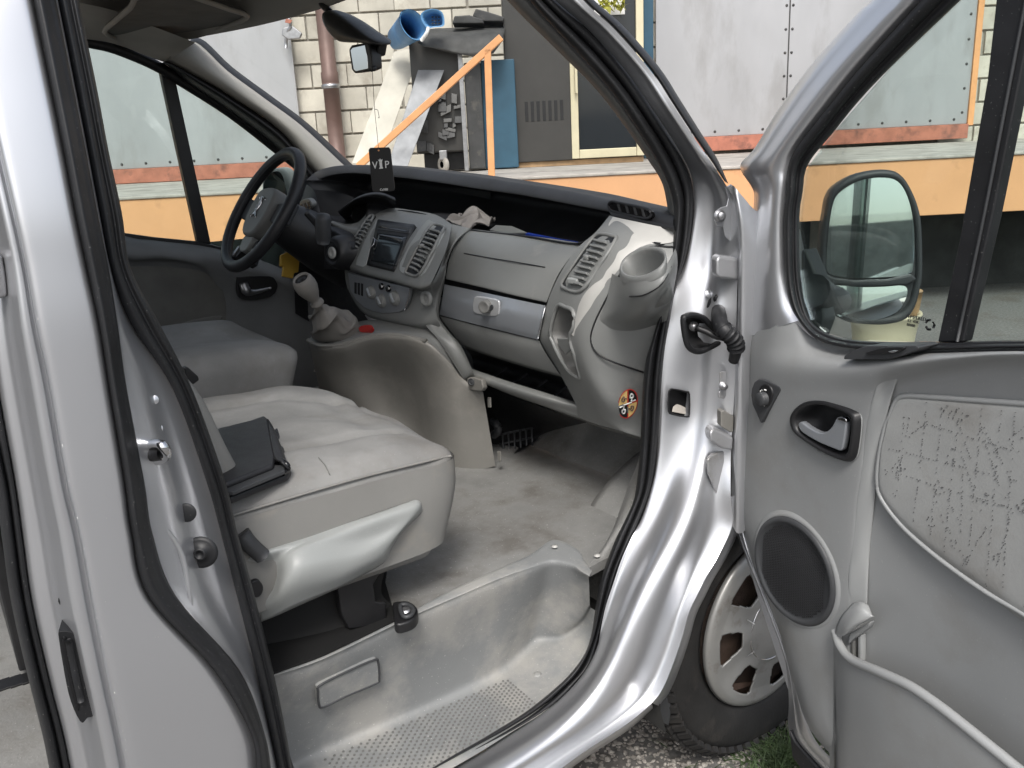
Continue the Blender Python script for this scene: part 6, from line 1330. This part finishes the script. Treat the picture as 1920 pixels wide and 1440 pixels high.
for i in range(80):
    c = B(1150 + r.uniform(-26, 22), 4 + r.uniform(-24, 12), 8.28); k = len(V); s_ = .03
    d = r.normal(size=3) * s_; e = r.normal(size=3) * s_ * .5; V += [c - e, c + d, c + e, c - d]; F.append((k, k+1, k+2, k+3))
mat('leaf', (.36, .36, .06), .6, var=.3, vs=20); mk('leaves', V, F, 'leaf', pl_, smooth=False)
bp_ = tag(fbox('blue_post', 1.50, 1.60, 9.2, 9.3, ZP + .01, 4.0, 'blueboard', bevel=.01), 'narrow dark blue post right of the display fridge', 'post')
# blue cabinet behind the rail
bb = tag(fbox('blue_cabinet', onp(905, 8.3), onp(968, 8.3), 8.3, 8.8, ZP + .01, float(B(930, 112, 8.3)[2]), 'blueboard', bevel=.01), 'dark blue cabinet standing beside the display fridge', 'cabinet')
# dark trolley with a caster
tr_ = empty('trolley', W(-.5, 8.4, ZP), 'dark metal trolley full of scrap standing on casters', 'trolley')
ra, rb_ = onp(775, 8.2), onp(868, 8.2)
fbox('trolley_body', ra, rb_, 8.2, 8.8, ZP + .18, 2.28, 'darkcab', tr_, bevel=.02)
fbox('trolley_skirt', ra + .05, rb_, 8.35, 8.75, ZP + .015, ZP + .18, 'black', tr_, bevel=.01)
fbox('trolley_side', rb_ + .03, onp(905, 8.2), 8.15, 8.7, ZP + .02, 2.05, 'darkmetal', tr_, bevel=.01)
fbox('trolley_post', onp(864, 8.1), onp(872, 8.1), 8.1, 8.13, ZP + .01, 2.15, 'steel', tr_, bevel=.003)
cw = W(onp(824, 8.1), 8.1, ZP + .075)
lathe('caster_wheel', cw, RB_ * .8 + FB * .6, [(.03, -.018), (.07, -.018), (.075, -.01), (.075, .01), (.07, .018), (.03, .018)], 'concrete', tr_, seg=20)
fbox('caster_fork', onp(818, 8.1), onp(832, 8.1), 8.06, 8.16, ZP + .12, ZP + .2, 'steel', tr_, bevel=.004)
for i in range(26):
    c = B(r.uniform(785, 860), r.uniform(140, 280), 8.17); box('scrap', c, (r.uniform(.03, .12), .03, r.uniform(.03, .1)), ['darkmetal', 'black', 'darkcab'][i % 3], tr_, bevel=.004, basis=(RB_ + UP * r.uniform(-.5, .5), FB, UP))
# tarpaulin thrown over it
tp = [[(784,80,8.0),(800,56,8.3),(850,52,8.6),(905,46,8.7),(948,44,8.8)], [(790,84,7.95),(815,70,8.05),(860,66,8.1),(905,60,8.15),(946,58,8.2)], [(800,88,7.95),(830,90,7.98),(865,95,8.0),(900,92,8.0),(938,82,8.05)], [(812,90,8.0),(840,98,8.0),(875,104,8.0),(905,106,8.0),(925,100,8.05)]]
tag(patch('tarpaulin', tp, 'tarp', ax='b', su=5, sv=5, solid=.008), 'dark rubber sheet draped over the trolley below the blue bucket', 'sheet')
for (nm, pts, lab) in (('black_scrap', [(848,44),(852,30),(880,28),(905,36),(908,44)], 'black scrap part lying on the dark sheet beside the bucket'), ('black_scrap', [(886,30),(892,16),(915,22),(946,32),(944,40),(905,40)], 'tilted black scrap part lying on the dark sheet next to the fridge')):
    o = pslab(nm, pts, 'b', 8.3 if 'tilted' in lab else 8.2, -FB, .3, 'darkmetal', None, bevel=.01); tag(o, lab, 'scrap')
# leaning boards
o = pslab('leaning_board', [(716,158,8.3),(739,97,8.5),(790,87,8.5),(732,253,8.0),(700,306,7.85),(660,306,7.85)], 'b', 8, -FB, .02, 'board', None, bevel=.003); tag(o, 'off white board leaning against the trolley', 'board')
o = pslab('metal_sheet', [(784,131,8.1),(833,131,8.1),(764,313,7.7),(726,313,7.7)], 'b', 8, -FB, .012, 'alu', None, bevel=.003); tag(o, 'shiny aluminium sheet leaning in front of the off white board', 'metal sheet')
# blue mop bucket lying on the sheet
bk_ = empty('mop_bucket', B(775, 70, 8.0), 'blue plastic mop bucket tipped on its side above the boards', 'bucket')
def ring(pts, f): return [B(*p, f) for p in rnd(pts, 3)]
r_rim = ring([(752,25),(762,19),(775,20),(790,32),(800,50),(798,66),(786,74),(772,72),(758,58),(750,40)], 7.8)
r_base = ring([(728,60),(734,52),(744,52),(756,60),(764,74),(762,86),(752,92),(738,92),(730,82),(727,70)], 8.25)
cR, cB = np.mean(r_rim, 0), np.mean(r_base, 0)
ctr = lambda a, c, f: [c + (p - c) * f for p in a]
G = np.array([r_base, [lerp(p, q, .5) for p, q in zip(r_base, r_rim)], r_rim, ctr(r_rim, cR, 1.06), ctr(r_rim, cR, .95), [lerp(p, q, .6) for p, q in zip(ctr(r_base, cB, .9), ctr(r_rim, cR, .9))], ctr(r_base, cB, .85)]); V, F = gridmesh(G, False, True); k = len(r_rim); F.append(tuple(range(6 * k, 7 * k))); F.append(tuple(range(k))); mk('bucket_shell', V, F, 'bluebucket', bk_)
wr = ring([(790,30),(800,20),(815,18),(828,24),(832,38),(830,48),(815,50),(800,50)], 7.78); cW = np.mean(wr, 0)
G = np.array([ctr(wr, cW, 1.08), ctr(wr, cW, .92), [p + FB * .12 for p in ctr(wr, cW, .7)], [p + FB * .14 for p in ctr(wr, cW, .05)]]); V, F = gridmesh(G, False, True); mk('wringer', V, F, 'bluebucket', bk_)
for i in range(3):
    for j in range(3): c = B(810 + 6 * i, 30 + 6 * j, 7.80); box('wringer_slot', c + FB * .07, (.018, .01, .012), 'black', bk_, bevel=.001, basis=(RB_, FB, UP))
tube('bucket_handle', [B(790, 76, 7.75), B(800, 62, 7.72), B(803, 52, 7.74)], .016, 'white', bk_, seg=8, s=3)
# orange handrail
hr = empty('handrail', W(-.2, 6.35, ZP), 'orange steel handrail rising across the platform steps', 'handrail')
def bar(nm, a, b_, w_, m_, par):
    d = norm(np.asarray(b_) - np.asarray(a)); s_ = norm(np.cross(d, FB)); return box(nm, (np.asarray(a) + b_) / 2, (np.linalg.norm(np.asarray(b_) - a), w_, w_), m_, par, bevel=.006, basis=(d, s_, np.cross(d, s_)))
bar('top_rail', B(940, 70, 6.5), B(672, 312, 6.5), .05, 'orange_rail', hr)
b0 = B(922, 335, 6.5); bar('post', np.array([*B(914, 92, 6.5)]), b0, .05, 'orange_rail', hr)
bar('brace', B(993, 341, 6.2), B(978, 352, 6.2), .02, 'orange_rail', hr)
# under the platform, seen through the door glass
ub = lathe('white_bucket', W(float((B(1655, 640, 5.6) - CAM) @ RB_), 5.6, 0.0), (0, 0, 1), [(.13, 0), (.15, .2), (.165, .29), (.175, .3), (.17, .31), (.155, .3), (.13, .02), (.0001, .02)], 'cream', seg=28, sx=1, sy=1)
ub.location.z = .0; tag(ub, 'dirty white bucket on the ground seen through the open door window', 'bucket')
place(ub, B(1655, 640, 4.2))
st = tube('wooden_stick', [B(1722, 545, 4.15), B(1712, 600, 4.2), B(1700, 650, 4.25)], [.022, .018, .02], 'wood', seg=10, s=3); tag(st, 'light wooden stick standing in the white bucket', 'stick')
# yard wall and fence on the other side of the yard (seen in the mirrors)
yw = tag(box('yard_wall', (-6, -11, 1.0), (40, .3, 2.0), 'concrete', bevel=.02), 'long grey concrete yard wall reflected in the wing mirror', 'wall')
